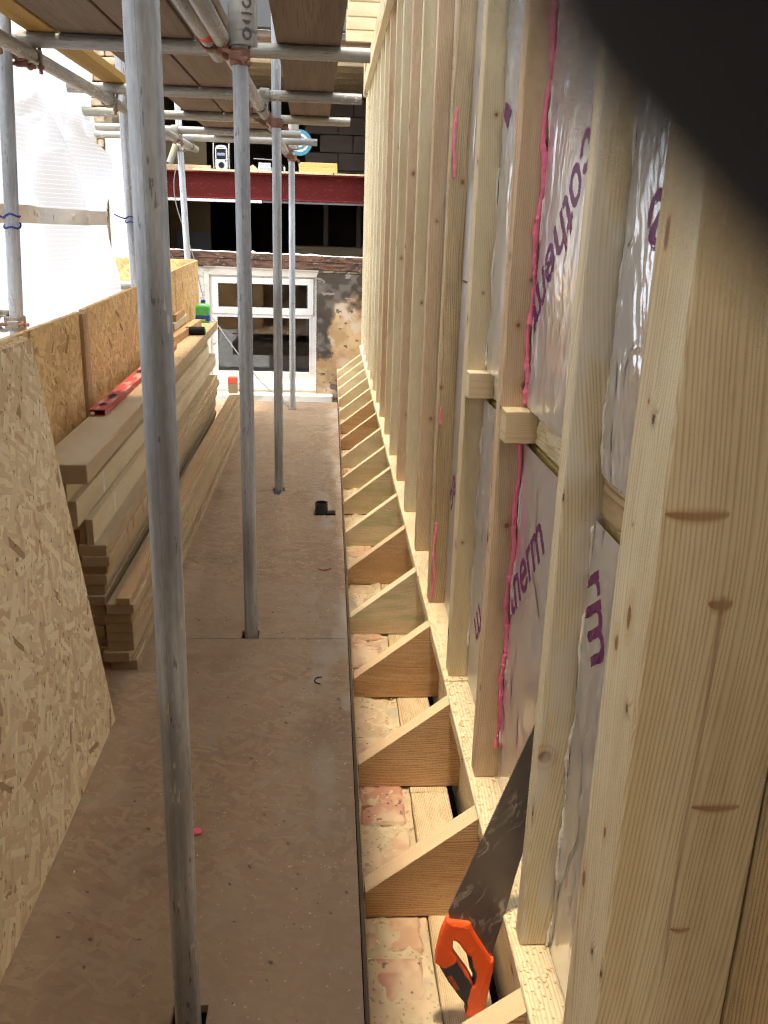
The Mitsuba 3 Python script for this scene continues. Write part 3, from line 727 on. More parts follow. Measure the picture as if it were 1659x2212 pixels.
tube("scaffold_ledger", (-.372, -2.4, 1.98), (-.372, 3.26, 1.98), "brown dusty lengthwise tube ending at the second pole, with a red paint mark", "scaffold tube", 52)
tube("scaffold_ledger", (-.324, -2.4, 1.981), (-.337, 7.4, 1.979), "lengthwise scaffold tube running behind the second pole to the far end", "scaffold tube", 54)
tube("scaffold_ledger", (-1.045, -2.4, 1.98), (-1.022, 7.3, 1.98), "lengthwise scaffold tube at the upper left joining the left hand poles", "scaffold tube", 56)
tube("scaffold_transom", (-1.95, 5.205, 1.10), (-1.06, 5.205, 1.10), "short dark cross tube low behind the hoarding beside the white sheet", "scaffold tube", 49, "cross tubes under the scaffold boards")
tube("short_tube", (-1.157, 7.20, 2.0), (-1.206, 7.18, 1.87), "short pale green offcut of tube hanging from the coupler on the leaning far pole", "scaffold tube", 63)
put("paint_mark", sweep([(-.372 + .0247 * math.cos(t), 2.935 + .02 * math.sin(2 * t), 1.98 + .0247 * math.sin(t)) for t in np.linspace(-2.6, -.3, 12)], .0012, 6), "redspray", "scaffold_ledger") if False else None
a = np.linspace(-2.7, -.35, 14)
V = [(-.372 + .02455 * math.cos(t), 2.90 + s * (.030 + .012 * math.sin(5 * t)) , 1.98 + .02455 * math.sin(t)) for s in (-1, 1) for t in a]
Fc = [f for j in range(13) for f in ((j, j + 1, 15 + j), (j, 15 + j, 14 + j))]
put("paint_mark", trimesh.Trimesh(V, Fc, process=False), "redspray", "scaffold_ledger", smooth=True)

def ring(p, ax, r0=.0252, r1=.0315, w=.052):
    p, ax = np.asarray(p, float), np.asarray(ax, float)
    m = trimesh.creation.revolve([(r0, -w / 2), (r1 - .002, -w / 2), (r1, -w / 2 + .003), (r1, w / 2 - .003), (r1 - .002, w / 2), (r0, w / 2), (r0, -w / 2)], sections=26)
    m.apply_transform(along(p, p + ax)); return m

def coupler(pa, axa, pb, axb, label, k=0, bolts=1, side=None):
    """A pressed steel coupler: a band round each tube, a block between them, flaps, eye bolts and nuts."""
    t = thing("scaffold_coupler", label, "scaffold coupler", "couplers that hold the scaffold tubes")
    pa, pb, axa, axb = (np.asarray(x, float) for x in (pa, pb, axa, axb))
    uvk = lambda v: np.stack([v[:, 0], 0 * v[:, 1] + 4 * k + .01], 1)
    put("band", ring(pa, axa), "clamp", t, smooth=30 if False else True, uvfn=uvk)
    put("band", ring(pb, axb, .0252, .031, .046), "clamp", t, smooth=True, uvfn=uvk)
    mid = (pa + pb) / 2; d = pb - pa; d /= np.linalg.norm(d)
    M = along(mid - d * .02, mid + d * .02)
    b = bx(-.026, .026, -.024, .024, .004, .036, .005); b.apply_transform(M)
    put("block", b, "clamp", t, uvfn=uvk)
    for j, (p, ax) in enumerate(((pa, axa), (pb, axb))[:max(1, bolts)]):
        s = np.cross(ax, d); s /= np.linalg.norm(s); s = s if side is None else s * side
        e = p + s * .040
        fl = bx(-.020, .020, -.012, .012, -.007, .012, .003); fl.apply_transform(along(p + s * .034, p + s * .06)); put("flap", fl, "clamp", t, uvfn=uvk)
        dn = -d if j == 0 else d
        bo_ = put("bolt", cyl(e - dn * .045, e + dn * .055, .0062, 12), "clamp", t, uvfn=lambda v, kk=k + 10: np.stack([v[:, 0], 0 * v[:, 1] + 4 * kk + .01], 1))
        put("nut", hexnut(e + dn * .034, dn, .012, .012), "clamp", bo_, uvfn=lambda v, kk=k + 10: np.stack([v[:, 0], 0 * v[:, 1] + 4 * kk + .01], 1))
    return t
X, Y, Z = (1, 0, 0), (0, 1, 0), (0, 0, 1)
coupler((-1.045, 3.36, 1.98), Y, (-1.094, 3.30, 1.98), Z, "large rusty coupler at the upper left holding the rope tied pole", 12, 2, -1)
coupler((-1.045, 3.44, 1.98), Y, (-1.045, 3.44, 2.03), X, "grey coupler under the nearest cross tube at the upper left, its bolt hanging down", 2, 1, 1)
coupler((-1.038, 4.56, 1.98), Y, (-1.03, 4.56, 2.03), X, "coupler under the second cross tube on the left tube", 3, 1, 1)
coupler((-1.03, 5.53, 1.98), Y, (-1.03, 5.53, 2.03), X, "coupler under the third cross tube just left of the nearest pole", 14, 1, 1)
coupler((-1.026, 6.38, 1.98), Y, (-1.026, 6.38, 2.03), X, "coupler under the fourth cross tube right of the nearest pole", 5, 1, 1)
coupler((-1.022, 7.02, 1.98), Y, (-1.128, 7.24, 1.98), Z, "pale coupler on top of the leaning far pole", 4, 1, 1)
coupler((-.372, 3.02, 1.98), Y, (-.277, 2.995, 1.932), Z, "coupler at the top of the second pole where the brown tube ends", 13, 2, -1)
coupler((-.327, 4.56, 1.98), Y, (-.31, 4.56, 2.03), X, "coupler joining the second cross tube above the third pole", 3, 1, -1)
coupler((-.333, 4.93, 1.98), Y, (-.276, 4.906, 1.945), Z, "rusty coupler round the third pole", 15, 2, 1)
coupler((-.335, 5.53, 1.98), Y, (-.335, 5.53, 2.03), X, "coupler beyond the third pole under the third cross tube", 16, 1, 1)
coupler((-.335, 7.20, 1.98), Y, (-.293, 7.242, 1.94), Z, "rusty coupler at the top of the farthest pole in front of the blue disc", 17, 2, -1)
coupler((-1.122, 3.30, 1.085), Z, (-1.165, 3.30, 1.085), Y, "dusty coupler at the foot of the rope tied pole above the hoarding", 2, 2, 1)

# stamped sleeve on the second pole, another on the farthest
def sleeve(x, y, z0, z1, r, label, marks):
    t = thing("pole_sleeve", label, "scaffold coupler", "sleeves round the scaffold poles")
    uvk = lambda v: np.stack([v[:, 2], .02 * v[:, 0] + 4 * 61], 1)
    m = lathe([(.025, z0), (r - .003, z0), (r, z0 + .004), (r, z1 - .004), (r - .003, z1), (.025, z1), (.025, z0)], (x, y, 0), 36)
    put("shell", m, "galv", t, smooth=True, uvfn=uvk)
    put("seam_rib", bx(x + r - .004, x + r + .008, y - .006, y + .006, z0, z1, .002), "galv", t, uvfn=uvk)
    if marks:
        def onface(poly2):   # stamped marks stand proud of the face turned to the camera
            mm = extr(poly2, .006).subdivide_to_size(.006)
            v = np.array(mm.vertices); ang = v[:, 0] / r - 1.35; rr = r - .003 + v[:, 2]
            mm.vertices = np.stack([x + rr * np.cos(ang), y + rr * np.sin(ang), v[:, 1]], 1); return mm
        from shapely import affinity
        from shapely.geometry import Point
        def oval(h, w, zc): return affinity.translate(affinity.scale(Point(0, 0).buffer(1, 24), w / 2, h / 2), .012, zc)
        zc = z0 + .030
        o1 = oval(.034, .030, zc).difference(oval(.022, .018, zc))
        tri = Polygon([(-.002, zc + .036), (.026, zc + .036), (.016, zc + .026), (.008, zc + .026)])
        o2 = oval(.034, .030, zc + .085).difference(oval(.022, .018, zc + .085)).difference(sbox(-.02, zc + .085, .012, zc + .13))
        bar = sbox(-.004, zc + .052, .028, zc + .057)
        put("stamped_mark", onface(o1), "mark_shade", t); put("stamped_mark", onface(tri), "mark_shade", t); put("stamped_mark", onface(bar), "mark_shade", t); put("stamped_mark", onface(o2), "mark_shade", t)  # darker colour stands in for the shading of the embossed marks
        o3 = oval(.034, .030, zc + .128).difference(oval(.022, .018, zc + .128)); put("stamped_mark", onface(o3), "mark_shade", t)
sleeve(-.272, 2.995, 1.962, 2.31, .040, "pale galvanised sleeve with stamped marks at the top of the second pole", True)
sleeve(-.285, 7.242, 2.00, 2.22, .036, "small pale sleeve at the top of the farthest pole beside the blue disc", False)

# boards
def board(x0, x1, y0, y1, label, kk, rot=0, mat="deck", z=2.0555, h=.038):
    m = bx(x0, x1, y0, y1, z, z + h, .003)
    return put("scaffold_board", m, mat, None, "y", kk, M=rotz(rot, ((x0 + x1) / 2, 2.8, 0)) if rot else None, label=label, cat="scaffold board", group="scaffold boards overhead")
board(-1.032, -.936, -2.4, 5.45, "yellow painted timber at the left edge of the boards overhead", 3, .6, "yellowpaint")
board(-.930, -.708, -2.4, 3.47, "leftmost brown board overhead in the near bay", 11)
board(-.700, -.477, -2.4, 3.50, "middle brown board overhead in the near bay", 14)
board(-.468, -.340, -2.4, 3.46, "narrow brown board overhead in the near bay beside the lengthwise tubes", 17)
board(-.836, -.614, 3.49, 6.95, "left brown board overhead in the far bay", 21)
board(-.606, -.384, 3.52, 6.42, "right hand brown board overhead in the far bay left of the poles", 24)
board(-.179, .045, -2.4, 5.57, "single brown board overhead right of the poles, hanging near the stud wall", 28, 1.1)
tube("guard_tube", (-.22, 5.0, 2.35), (-.22, 5.0, 2.36), "x", "y", 40) if False else None

board(.075, .300, -.94, .70, "unseen board added over the gap beside the studs to shade the nearest stud", 33, 0)  # out of view, added to shade the nearest stud
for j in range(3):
    board(-.745 + .23 * j, -.522 + .23 * j, -2.4, 7.4, f"unseen board added above the view to shade the floor, {ordinal(j)} from the left", 31 + j, 0, "deck", 4.1)  # boards added out of view to keep light off the floor

# ------------------------------------------------------------------ hoarding on the left
hd = thing("hoarding", "orange tinted particle board hoarding with battens along the left side of the deck", "hoarding")
def hp(y0, y1, x0, x1, z0, z1, kk):     # one board of the hoarding, its inner face from (x0, y0) to (x1, y1)
    d = np.array([x1 - x0, y1 - y0, 0]); L = np.linalg.norm(d); d /= L
    m = bx(0, L, -.018, 0, 0, 1, .001)
    v = np.array(m.vertices); top = z0 + (z1 - z0) * v[:, 0] / L; v[:, 2] = np.where(v[:, 2] > .5, top - (1 - v[:, 2]), -.02 + v[:, 2]); m.vertices = v
    n = np.array([d[1], -d[0], 0])
    return put("board", m, "osb", hd, "z", kk, M=axes((x0, y0, 0), d, -n, (0, 0, 1)))
hp(-2.4, 1.05, -.955, -.962, 1.085, 1.10, 6); hp(1.053, 3.47, -.960, -.966, 1.098, 1.113, 7); hp(3.55, 6.92, -.968, -1.002, 1.116, 1.183, 9)
hp(3.47, 3.55, -.985, -.986, 1.105, 1.108, 8)
put("batten", bx(-.975, -.934, 3.478, 3.545, .01, 1.108, .002), "wood", hd, "z", 34, label="brown batten between the hoarding boards")
put("batten", bx(-1.000, -.972, 5.79, 5.84, .01, 1.155, .002), "wood", hd, "z", 33)
m = bx(-1.75, -1.004, 6.935, 6.953, -.02, 1.186, .001); put("return_board", m, "osb", hd, "z", 10)

# sheets leaning against it
lean = (np.array([-.783, 0, 1.146]) - np.array([-.636, 0, 0])); lz = lean / np.linalg.norm(lean)
lx = np.cross(np.array([0, 1.0, 0]), lz)          # outwards, towards the room
for i in range(4):
    o = np.array([-.636, 0, .001]) - lx * (.0105 * (i + 1) - .0015) + lz * .0045 * i
    y1 = [2.398, 2.402, 2.406, 2.411][i]
    m = bx(0, .0088, -.04, y1, 0, np.linalg.norm(lean) - .001, .0006)
    labs = ["large pale particle board sheet leaning in front at the lower left", "second leaning particle board sheet, just behind the front one", "third leaning particle board sheet from the front, only its top edge showing", "rearmost leaning particle board sheet, its top edge nearest the hoarding"]
    put("leaning_sheet", m, "osb", None, "z", i, M=axes(o, lx, (0, 1, 0), lz), label=labs[i], cat="particle board", group="particle board sheets leaning on the hoarding")

# ------------------------------------------------------------------ timber stack
def stick(x0, x1, y0, y1, z0, z1, kk, label, rot=-1.1, cat="timber", ch=.003):
    M = rotz(rot, ((x0 + x1) / 2, y0, 0))
    return put("stacked_timber", bx(x0, x1, y0, y1, z0, z1, ch), "wood", None, "y", kk, M=M, label=label, cat=cat, group="sawn timbers in the stack by the hoarding")
rs = random.Random(12)
offs = [0, .013, -.004, -.006, -.003, -.002, .012]
Z0 = .0005
for i in range(7):
    xr = [-.633, -.652, -.638, -.635, -.634, -.633, -.621][i]
    stick(xr - .089, xr, [2.72, 2.70, 2.71, 2.70, 2.69, 2.68, 2.665][i], 6.45 + rs.uniform(-.05, .05), i * .038 + Z0, i * .038 + .0375, [80, 62, 74, 66, 82, 70, 68][i],
          f"flat treated timber in the right hand column of the stack, {ordinal(i)} from the floor", .1)
put("lath", bx(-.676, -.633, 2.66, 6.3, .2675, .289, .001), "wood", None, "y", 36, label="thin orange lath lying on top of the right hand column of the stack", cat="timber", M=rotz(.15, (-.65, 2.66, 0)))
for i in range(12):
    xr = [-.729, -.735, -.73, -.738, -.731, -.735, -.728, -.728, -.718, -.715, -.697, -.704][i]
    yn = [2.75, 2.74, 2.75, 2.73, 2.74, 2.74, 2.73, 2.74, 2.73, 2.74, 2.70, 2.70][i]
    ln = 3.45 + rs.uniform(-.04, .04)
    stick(xr - .089, xr, yn, yn + ln, i * .038 + Z0, i * .038 + .0375, [72, 63, 74, 81, 65, 82, 84, 70, 83, 64, 62, 71][i], f"flat treated timber in the middle column of the stack, {ordinal(i)} from the floor", .95)
    if i == 10: top2 = (xr, yn)
mark = stick.__name__
for i, (dx, yn, z0) in enumerate([(-.742, 2.70, .4565), (-.766, 2.71, .4565), (-.765, 2.62, .5425), (-.789, 2.63, .5425), (-.785, 2.60, .6285), (-.809, 2.61, .6285)]):
    nm = ["right hand", "left hand"][i % 2]; lv = ["lowest", "middle", "upper"][i // 2]
    stick(dx - .0225, dx, yn, yn + 3.85 - .12 * (i // 2), z0, z0 + .0855, [13, 84, 8, 85, 6, 86][i], f"board standing on edge in the stack, {nm} one of the {lv} pair", 1.25, ch=.001)
for i in range(3):
    stick(-.925 - .0 * i, -.835, 2.9, 6.5, .4565 + .085 * i, .541 + .085 * i, 64 + i, f"timber inside the stack next to the hoarding, {ordinal(i)} from below", .6)
stick(-.928, -.834, 2.86, 6.4, Z0, .455, 82, "block of timber under the back of the stack beside the hoarding", .6)
stick(-.842, -.694, 2.505, 6.55, .7150, .7750, 79, "wide weathered board lying flat on top of the stack", 1.6)
for j, (yy2, zz) in enumerate([(2.98, .40), (3.08, .40), (3.27, .40), (3.38, .40), (3.62, .40), (3.70, .40)]):
    d = (yy2 - 2.70) * math.tan(math.radians(.95))
    m = bx(-.0005, .0008, 0, .014, -.030, .004, 0)
    put("red_mark", m, "redmark", "stacked_timber_017", M=axes((-.697 - d, yy2, .415), (1, 0, 0), (0, 1, 0), (0, 0, 1)))
m = bx(0, .0010, 0, .014, -.07, .005, 0)
put("chalk_mark", m, "chalk", "stacked_timber_021", M=axes((-.765 - (2.98 - 2.62) * math.tan(math.radians(1.25)), 2.98, .618), (1, 0, 0), (0, 1, 0), (0, 0, 1)))
put("chalk_mark", m, "chalk", "stacked_timber_019", M=axes((-.742 - (3.02 - 2.7) * math.tan(math.radians(1.25)), 3.02, .53), (1, 0, 0), (0, 1, 0), (0, 0, 1)))

# things on the stack
lv = thing("spirit_level", "dusty red box spirit level lying on top of the timber stack", "spirit level")
LM = rotz(1.45, (-.83, 3.2, 0))
outer = sbox(-.028, 0, .028, .024).difference(sbox(-.0255, .0025, .0255, .0215))
body = extr(outer, 1.85); body.vertices = np.stack([body.vertices[:, 0], body.vertices[:, 2], body.vertices[:, 1]], 1); body.invert()
put("frame", body, "redlevel", lv, M=LM @ axes((-.828, 3.18, .7755), X, Y, Z))
from shapely import affinity
from shapely.geometry import Point
for yy2, a, b in ((3.27, .017, .028), (3.44, .019, .05), (4.05, .019, .05), (4.8, .019, .05)):
    e = affinity.scale(Point(0, 0).buffer(1, 20), a, b); rim = e.difference(affinity.scale(e, .86, .92))
    m = extr(e, .0006); put("dark_oval", m, "black", lv, M=LM @ axes((-.828, yy2, .7997), X, Y, Z))  # flat black oval painted on for the dark inside of an opening
    m = extr(rim, .0016); put("hole_rim", m, "redlevel", lv, M=LM @ axes((-.828, yy2, .7999), X, Y, Z))
for xx in (-.838, -.818):
    put("groove", bx(xx - .0015, xx + .0015, 3.19, 5.0, .7992, .8003, 0), "redlevel", lv, M=LM)
put("crumb", trimesh.creation.icosphere(2, .008), "mortar", lv, M=LM @ axes((-.845, 3.176, .785), X, Y, Z))
put("timber_offcut", bx(-.025, .025, 0, 1.05, 0, .045, .002), "wood", None, "y", 32, M=axes((-.905, 5.15, .777), X, Y, Z) @ rotz(-.6), label="long pale offcut lying on the stack against the hoarding", cat="timber offcut", group="offcuts on the timber stack")
put("timber_offcut", bx(-.03, .02, 0, .62, 0, .045, .002), "wood", None, "y", 14, M=axes((-.945, 5.45, .823), X, Y, Z) @ rotz(1.5), label="short offcut lying upper left on the stack, on the long offcut", cat="timber offcut", group="offcuts on the timber stack")
put("timber_offcut", bx(-.02, .02, 0, .42, 0, .04, .002), "wood", None, "y", 38, M=axes((-.95, 5.55, .869), X, Y, Z) @ rotz(2.0), label="orange offcut topmost in the small pile on the stack", cat="timber offcut", group="offcuts on the timber stack")
tb = thing("sealant_tube", "black tube with a green end lying on the timber stack", "tube")
put("body", cyl((-.90, 5.68, .801), (-.785, 5.70, .801), .0255, 24), "black", tb, smooth=30); put("cap", cyl((-.785, 5.70, .801), (-.777, 5.702, .801), .0258, 24), "lime", tb, smooth=30)
bt = thing("plastic_bottle", "green plastic bottle with a blue label and cap at the far end of the stack", "bottle")
bo = (-.892, 6.44, .7755)
def rsq(z0, z1, s0, s1, n=40):
    def ringp(s, z):
        t = np.linspace(0, 2 * np.pi, n, endpoint=False); c, d = np.cos(t), np.sin(t); e = .55
        return np.stack([s * np.sign(c) * np.abs(c) ** e, .72 * s * np.sign(d) * np.abs(d) ** e, 0 * t + z], 1)
    return ringp
rp = rsq(0, 1, 1, 1)
def loft(rings):
    n = len(rings[0]); V = np.vstack(rings + [rings[0].mean(0), rings[-1].mean(0)]); Fc = []
    for i in range(len(rings) - 1):
        for j in range(n):
            a, b, c, d = i * n + j, i * n + (j + 1) % n, (i + 1) * n + (j + 1) % n, (i + 1) * n + j
            Fc += [(a, b, c), (a, c, d)]
    m = len(rings) * n
    for j in range(n): Fc += [(m, (j + 1) % n, j), (m + 1, m - n + j, m - n + (j + 1) % n)]
    return trimesh.Trimesh(V, Fc, process=False)
put("body", loft([rp(.046, 0), rp(.050, .004), rp(.050, .105), rp(.046, .118), rp(.030, .130), rp(.016, .134), rp(.015, .142)]), "green", bt, smooth=40, M=axes(bo, X, Y, Z))
put("wrap_label", loft([rp(.0508, .012), rp(.0508, .052)]), "blue", bt, smooth=40, M=axes(bo, X, Y, Z))
put("label_print", bx(-.004, .022, -.0385, -.0368, .014, .026, .0003), "yellow", bt, M=axes(bo, X, Y, Z)); put("cap", lathe([(0, 0), (.016, 0), (.0165, .002), (.0165, .016), (.014, .018), (0, .018)], (bo[0] + .005, bo[1], bo[2] + .139)), "blue", bt, smooth=40)
put("wire_hook", sweep([(-.815, 6.5, .62), (-.775, 6.6, .66), (-.765, 6.6, .69), (-.77, 6.6, .70), (-.785, 6.6, .745)], .0022, 8), "wire", None, smooth=True, label="thin bent wire hook sticking out of the end of the timber stack", cat="wire")

# ------------------------------------------------------------------ white sheeting
def sheet_xyz(y, z):
    """Sheeting hung outside the left poles, poked by the tube ends, in folds that fan out below them."""
    x = -1.27 - .12 * np.clip((z - 1.5) / .6, 0, 1) * np.clip((y - 4.2) / 1.2, 0, 1) - .06 * np.clip((z - 1.5) / .6, 0, 1)
    x = x + .10 * np.exp(-((y - 5.2) / .5) ** 2) * np.clip((2.0 - z) / .6, 0, 1)
    for (py, pz, a, n, ph) in ((4.56, 2.03, .05, 6.0, .4), (5.53, 2.03, .05, 7.0, 1.3), (3.4, 2.05, .03, 6.0, 2.2)):
        dy, dz = y - py, pz - z
        d = np.sqrt(dy ** 2 + dz ** 2) + 1e-6
        th = np.arctan2(dy, dz)
        x = x + 1.5 * a * np.clip(dz / .15, 0, 1) * np.minimum(d, .55) / .55 * np.exp(-(d / 1.1) ** 2) * np.cos(n * th + ph) * (np.abs(th) < 1.3)
    x = x + .030 * (1 - np.abs(2 * meshkit.noise(np.stack([y * 2.4 + z * 1.3, z * .8, 0 * y + 3], -1)) - 1)) ** 2
    q = np.stack([y * 1.6, z * 1.1, 0 * y], -1)
    return x + .09 * (meshkit.fbm(q, 3, 2) - .5)
EZ = [(-.3, 5.05), (.95, 5.13), (1.14, 5.16), (1.46, 5.10), (1.52, 5.10), (1.80, 5.36), (1.98, 5.66), (2.05, 5.80), (2.2, 5.92), (2.42, 5.95), (4.7, 6.0)]
def sheet_grid(y0f, zs, ny):
    gz, t = np.meshgrid(zs, np.linspace(0, 1, ny), indexing="ij")
    ye = np.interp(gz, [e[0] for e in EZ], [e[1] for e in EZ])
    gy = y0f + (ye - y0f) * t
    gx = sheet_xyz(gy, gz)
    ids = np.arange(gz.size).reshape(gz.shape)
    qd = np.stack([ids[:-1, :-1], ids[:-1, 1:], ids[1:, 1:], ids[1:, :-1]], -1).reshape(-1, 4)
    return gx, gy, gz, np.vstack([qd[:, [0, 1, 2]], qd[:, [0, 2, 3]]])
sh = thing("scaffold_sheeting", "white translucent reinforced sheeting hung in folds outside the left scaffold poles", "sheeting")
gx, gy, gz, ff = sheet_grid(-2.4, np.linspace(-.3, 4.6, 200), 260)
sm = trimesh.Trimesh(np.stack([gx, gy, gz], -1).reshape(-1, 3), ff, process=False)
put("cloth", sm, "sheet", sh, smooth=True, uvfn=lambda v: v[:, 1:3].copy())
gx, gy, gz, ff = sheet_grid(-2.4, np.linspace(-.035, .035, 4) + 1.462, 260)
gz = gz + .012 * np.sin(gy * 2.2) + .014 * (gy - 4.5)
put("eyelet_band", trimesh.Trimesh(np.stack([sheet_xyz(gy, gz) + .006, gy - .01, gz], -1).reshape(-1, 3), ff, process=False), "band", sh, smooth=True)
for j, yy2 in enumerate(np.arange(3.62, 5.06, .115)):
    z0 = 1.465 + .012 * math.sin(yy2 * 2.2) + .014 * (yy2 - 4.5)
    e = trimesh.creation.icosphere(2, 1.0); e.apply_scale([.003, .013, .014])
    e.apply_translation([float(sheet_xyz(np.array([yy2]), np.array([z0]))[0]) + .007, yy2 + .02 * math.sin(j * 7), z0])
    put("eyelet", e, "chalk", sh, smooth=True)
def lash(c, z, r, label, dz=.02, tail=None):
    t = np.linspace(0, 2 * math.pi * 1.9, 34)
    pts = [(c[0] + (r + .003) * math.cos(a + 2.2), c[1] + (r + .003) * math.sin(a + 2.2), z + dz * math.sin(a * .53) + .004 * math.sin(3 * a)) for a in t]
    if tail: pts = [tuple(np.array(p)) for p in tail] + pts
    put("rope_tie", sweep(pts, .0032, 8, False), "rope", None, smooth=True, label=label, cat="rope", group="blue rope ties on the left poles")
lash((-1.105, 3.30), 1.435, .0245, "blue rope wound round the pole at the left edge", .022, [(-1.23, 3.28, 1.50), (-1.17, 3.28, 1.47)])
lash((-1.089, 5.15), 1.455, .0245, "blue rope tying the sheet to the pole behind the nearest pole", .014, [(-1.16, 5.08, 1.48), (-1.13, 5.10, 1.465)])

# ------------------------------------------------------------------ rear of the building
W = 10.0
bd = thing("rear_wall", "old rear house wall with painted brick, soot stained plaster and an opened up storey", "house wall")
put("plaster_panel", None, "burnt", bd) if False else None
bp = affinity.translate(sbox(-.105, -1.2, .60, .93).buffer(.03, join_style=1), 0, 0)
m = extr(bp, .12).subdivide_to_size(.05); m.vertices = np.stack([m.vertices[:, 0], W + .06 - m.vertices[:, 2], m.vertices[:, 1]], 1)
v = np.array(m.vertices); v[:, 1] += np.where(v[:, 1] < W, .010 * (meshkit.fbm(v * 9, 3, 2) - .5), 0); m.vertices = v
put("sooty_plaster", m, "burnt", bd, smooth=25, label="soot blackened tan plaster patch right of the window")
rr = random.Random(4)
for cz in range(26):
    z0 = -1.0 + .075 * cz
    if z0 > 1.0: break
    x = -2.02 - (.11 if cz % 2 else 0)
    while x < -1.362:
        x1 = min(x + .213, -1.361)
        if x1 - x > .03: put("brick", bx(max(x, -2.15), x1, W - .001 * rr.random(), W + .1, z0, z0 + .065, .004), "paintbrick", bd, "x", cz * 3 + int(x * 10) % 9)
        x += .225
put("brick_backing", bx(-2.3, -1.36, W + .006, W + .2, -3.3, 1.0, 0), "cream", bd)
put("render_reveal", join(bx(-1.3595, -1.306, W - .004, W + .14, -.36, 1.0, .004), bx(-1.305, -.118, W - .004, W + .14, .915, 1.0, .004)), "cream", bd, label="flaking cream reveal round the window")
put("apron", bx(-1.305, -.118, W + .01, W + .2, -3.3, -.330, .002), "cream", bd)
put("wall_below", bx(-.10, .6, W + .07, W + .2, -3.3, .93, 0), "oldbrick", bd)
for j in range(5):
    put("broken_brick", bx(-.06 + .13 * j, .05 + .13 * j, W - .03 + .012 * (j % 2), W + .09, .966, .998 - .006 * (j % 3), .008), "oldbrick", bd, "x", 40 + j)
wn = thing("window", "white framed double glazed window with a top light, set low in the rear wall", "window")
fr = sbox(-1.304, -.243, -.120, .912).difference(unary_union([sbox(-1.282, .500, -.166, .902), sbox(-1.244, -.145, -.204, .478)]))
def face(poly, y0, d): m = extr(poly, d); m.vertices = np.stack([m.vertices[:, 0], y0 + d - m.vertices[:, 2], m.vertices[:, 1]], 1); return m
put("frame", face(fr, W + .035, .06), "white", wn)
ts_ = put("top_sash", face(sbox(-1.278, .505, -.170, .898).difference(sbox(-1.217, .574, -.234, .83)), W + .015, .055), "white", wn)
put("pane", face(sbox(-1.222, .568, -.230, .836), W + .055, .003), "glass", ts_); put("pane", face(sbox(-1.25, -.15, -.2, .484), W + .065, .003), "glass", wn)
put("bead", face(sbox(-1.250, -.152, -.198, .486).difference(sbox(-1.232, -.132, -.216, .468)), W + .028, .022), "white", wn)
put("sub_sill", bx(-1.304, -.118, W - .02, W + .1, -.330, -.246, .005), "white", wn)
put("sill", bx(-1.36, .055, W - .16, W + .06, -.462, -.358, .012), "cream", wn)
sb = thing("scrubbing_block", "red topped block on the window sill beside the stack", "block")
put("top", bx(-1.114, -1.012, W - .15, W - .06, -.245, -.178, .006), "redbrush", sb); put("base", bx(-1.112, -1.014, W - .148, W - .062, -.3575, -.246, .004), "card", sb)

ln = thing("rusty_lintel", "rusty steel lintel in two courses above the window, mortar crumbs along its top", "steel lintel")
def tilt(m): m.vertices = m.vertices - np.stack([0 * m.vertices[:, 0], 0 * m.vertices[:, 0], .0155 * (m.vertices[:, 0] + .5)], 1); return m
put("flange", tilt(bx(-1.78, .60, W - .05, W + .1, 1.084, 1.150, .004)), "rust", ln); put("flange", tilt(bx(-1.78, .60, W - .047, W + .1, 1.003, 1.080, .004)), "rust", ln)
gxx = np.linspace(-1.78, .6, 240); hh = .006 + .034 * np.clip(meshkit.fbm(np.stack([gxx * 7, 0 * gxx, 0 * gxx], 1), 4, 3) - .36, 0, 1) + .02 * np.exp(-((gxx + .83) / .03) ** 2)
V = np.vstack([np.stack([gxx, 0 * gxx + W - .046, 0 * gxx + 1.149], 1), np.stack([gxx, 0 * gxx + W - .03, 1.150 + hh], 1), np.stack([gxx, 0 * gxx + W + .05, 1.150 + hh * .9], 1)])
ids = np.arange(720).reshape(3, 240); qd = np.stack([ids[:-1, :-1], ids[:-1, 1:], ids[1:, 1:], ids[1:, :-1]], -1).reshape(-1, 4)
put("mortar_crumbs", tilt(trimesh.Trimesh(V, np.vstack([qd[:, [0, 1, 2]], qd[:, [0, 2, 3]]]), process=False)), "gyp", ln, smooth=True)
put("drip_board", tilt(bx(-1.36, -.112, W - .03, W + .05, .985, 1.0005, .002)), "cream", ln)

bm = thing("red_steel_beam", "dark red painted steel beam spanning the opening under the upper room", "steel beam")
put("top_flange", bx(-2.3, .8, W - .02, W + .234, 1.954, 1.970, .003), "red", bm); put("bottom_flange", bx(-2.3, .8, W - .02, W + .234, 1.698, 1.714, .003), "red", bm)
prof = Polygon([(.05, 1.7135), (.012, 1.7145), (.088, 1.722), (.100, 1.742), (.100, 1.926), (.088, 1.946), (.012, 1.9535), (.12, 1.9545), (.12, 1.7135)])
prof = Polygon([(.085, 1.7135), (.094, 1.722), (.100, 1.742), (.100, 1.926), (.094, 1.946), (.085, 1.9545), (.125, 1.9545), (.125, 1.7135)])
m = extr(prof, 3.1); m.vertices = np.stack([m.vertices[:, 2] - 2.3, W + m.vertices[:, 0], m.vertices[:, 1]], 1); put("web", m, "red", bm)
put("packing_strip", bx(-1.76, -.724, W - .018, W + .05, 1.668, 1.697, .002), "white", bm); put("packing_strip", bx(-.72, .8, W + .0, W + .05, 1.674, 1.697, .002), "greyboard", bm)
put("beam_board", bx(-1.44, .03, W - .035, W + .2, 1.9705, 1.992, .002), "wood", None, "x", 6, label="pale board lying along the top of the red beam", cat="board"); put("beam_board", bx(.04, .42, W - .03, W + .2, 1.9705, 1.988, .002), "wood", None, "x", 9, label="short pale board on the right end of the red beam", cat="board")
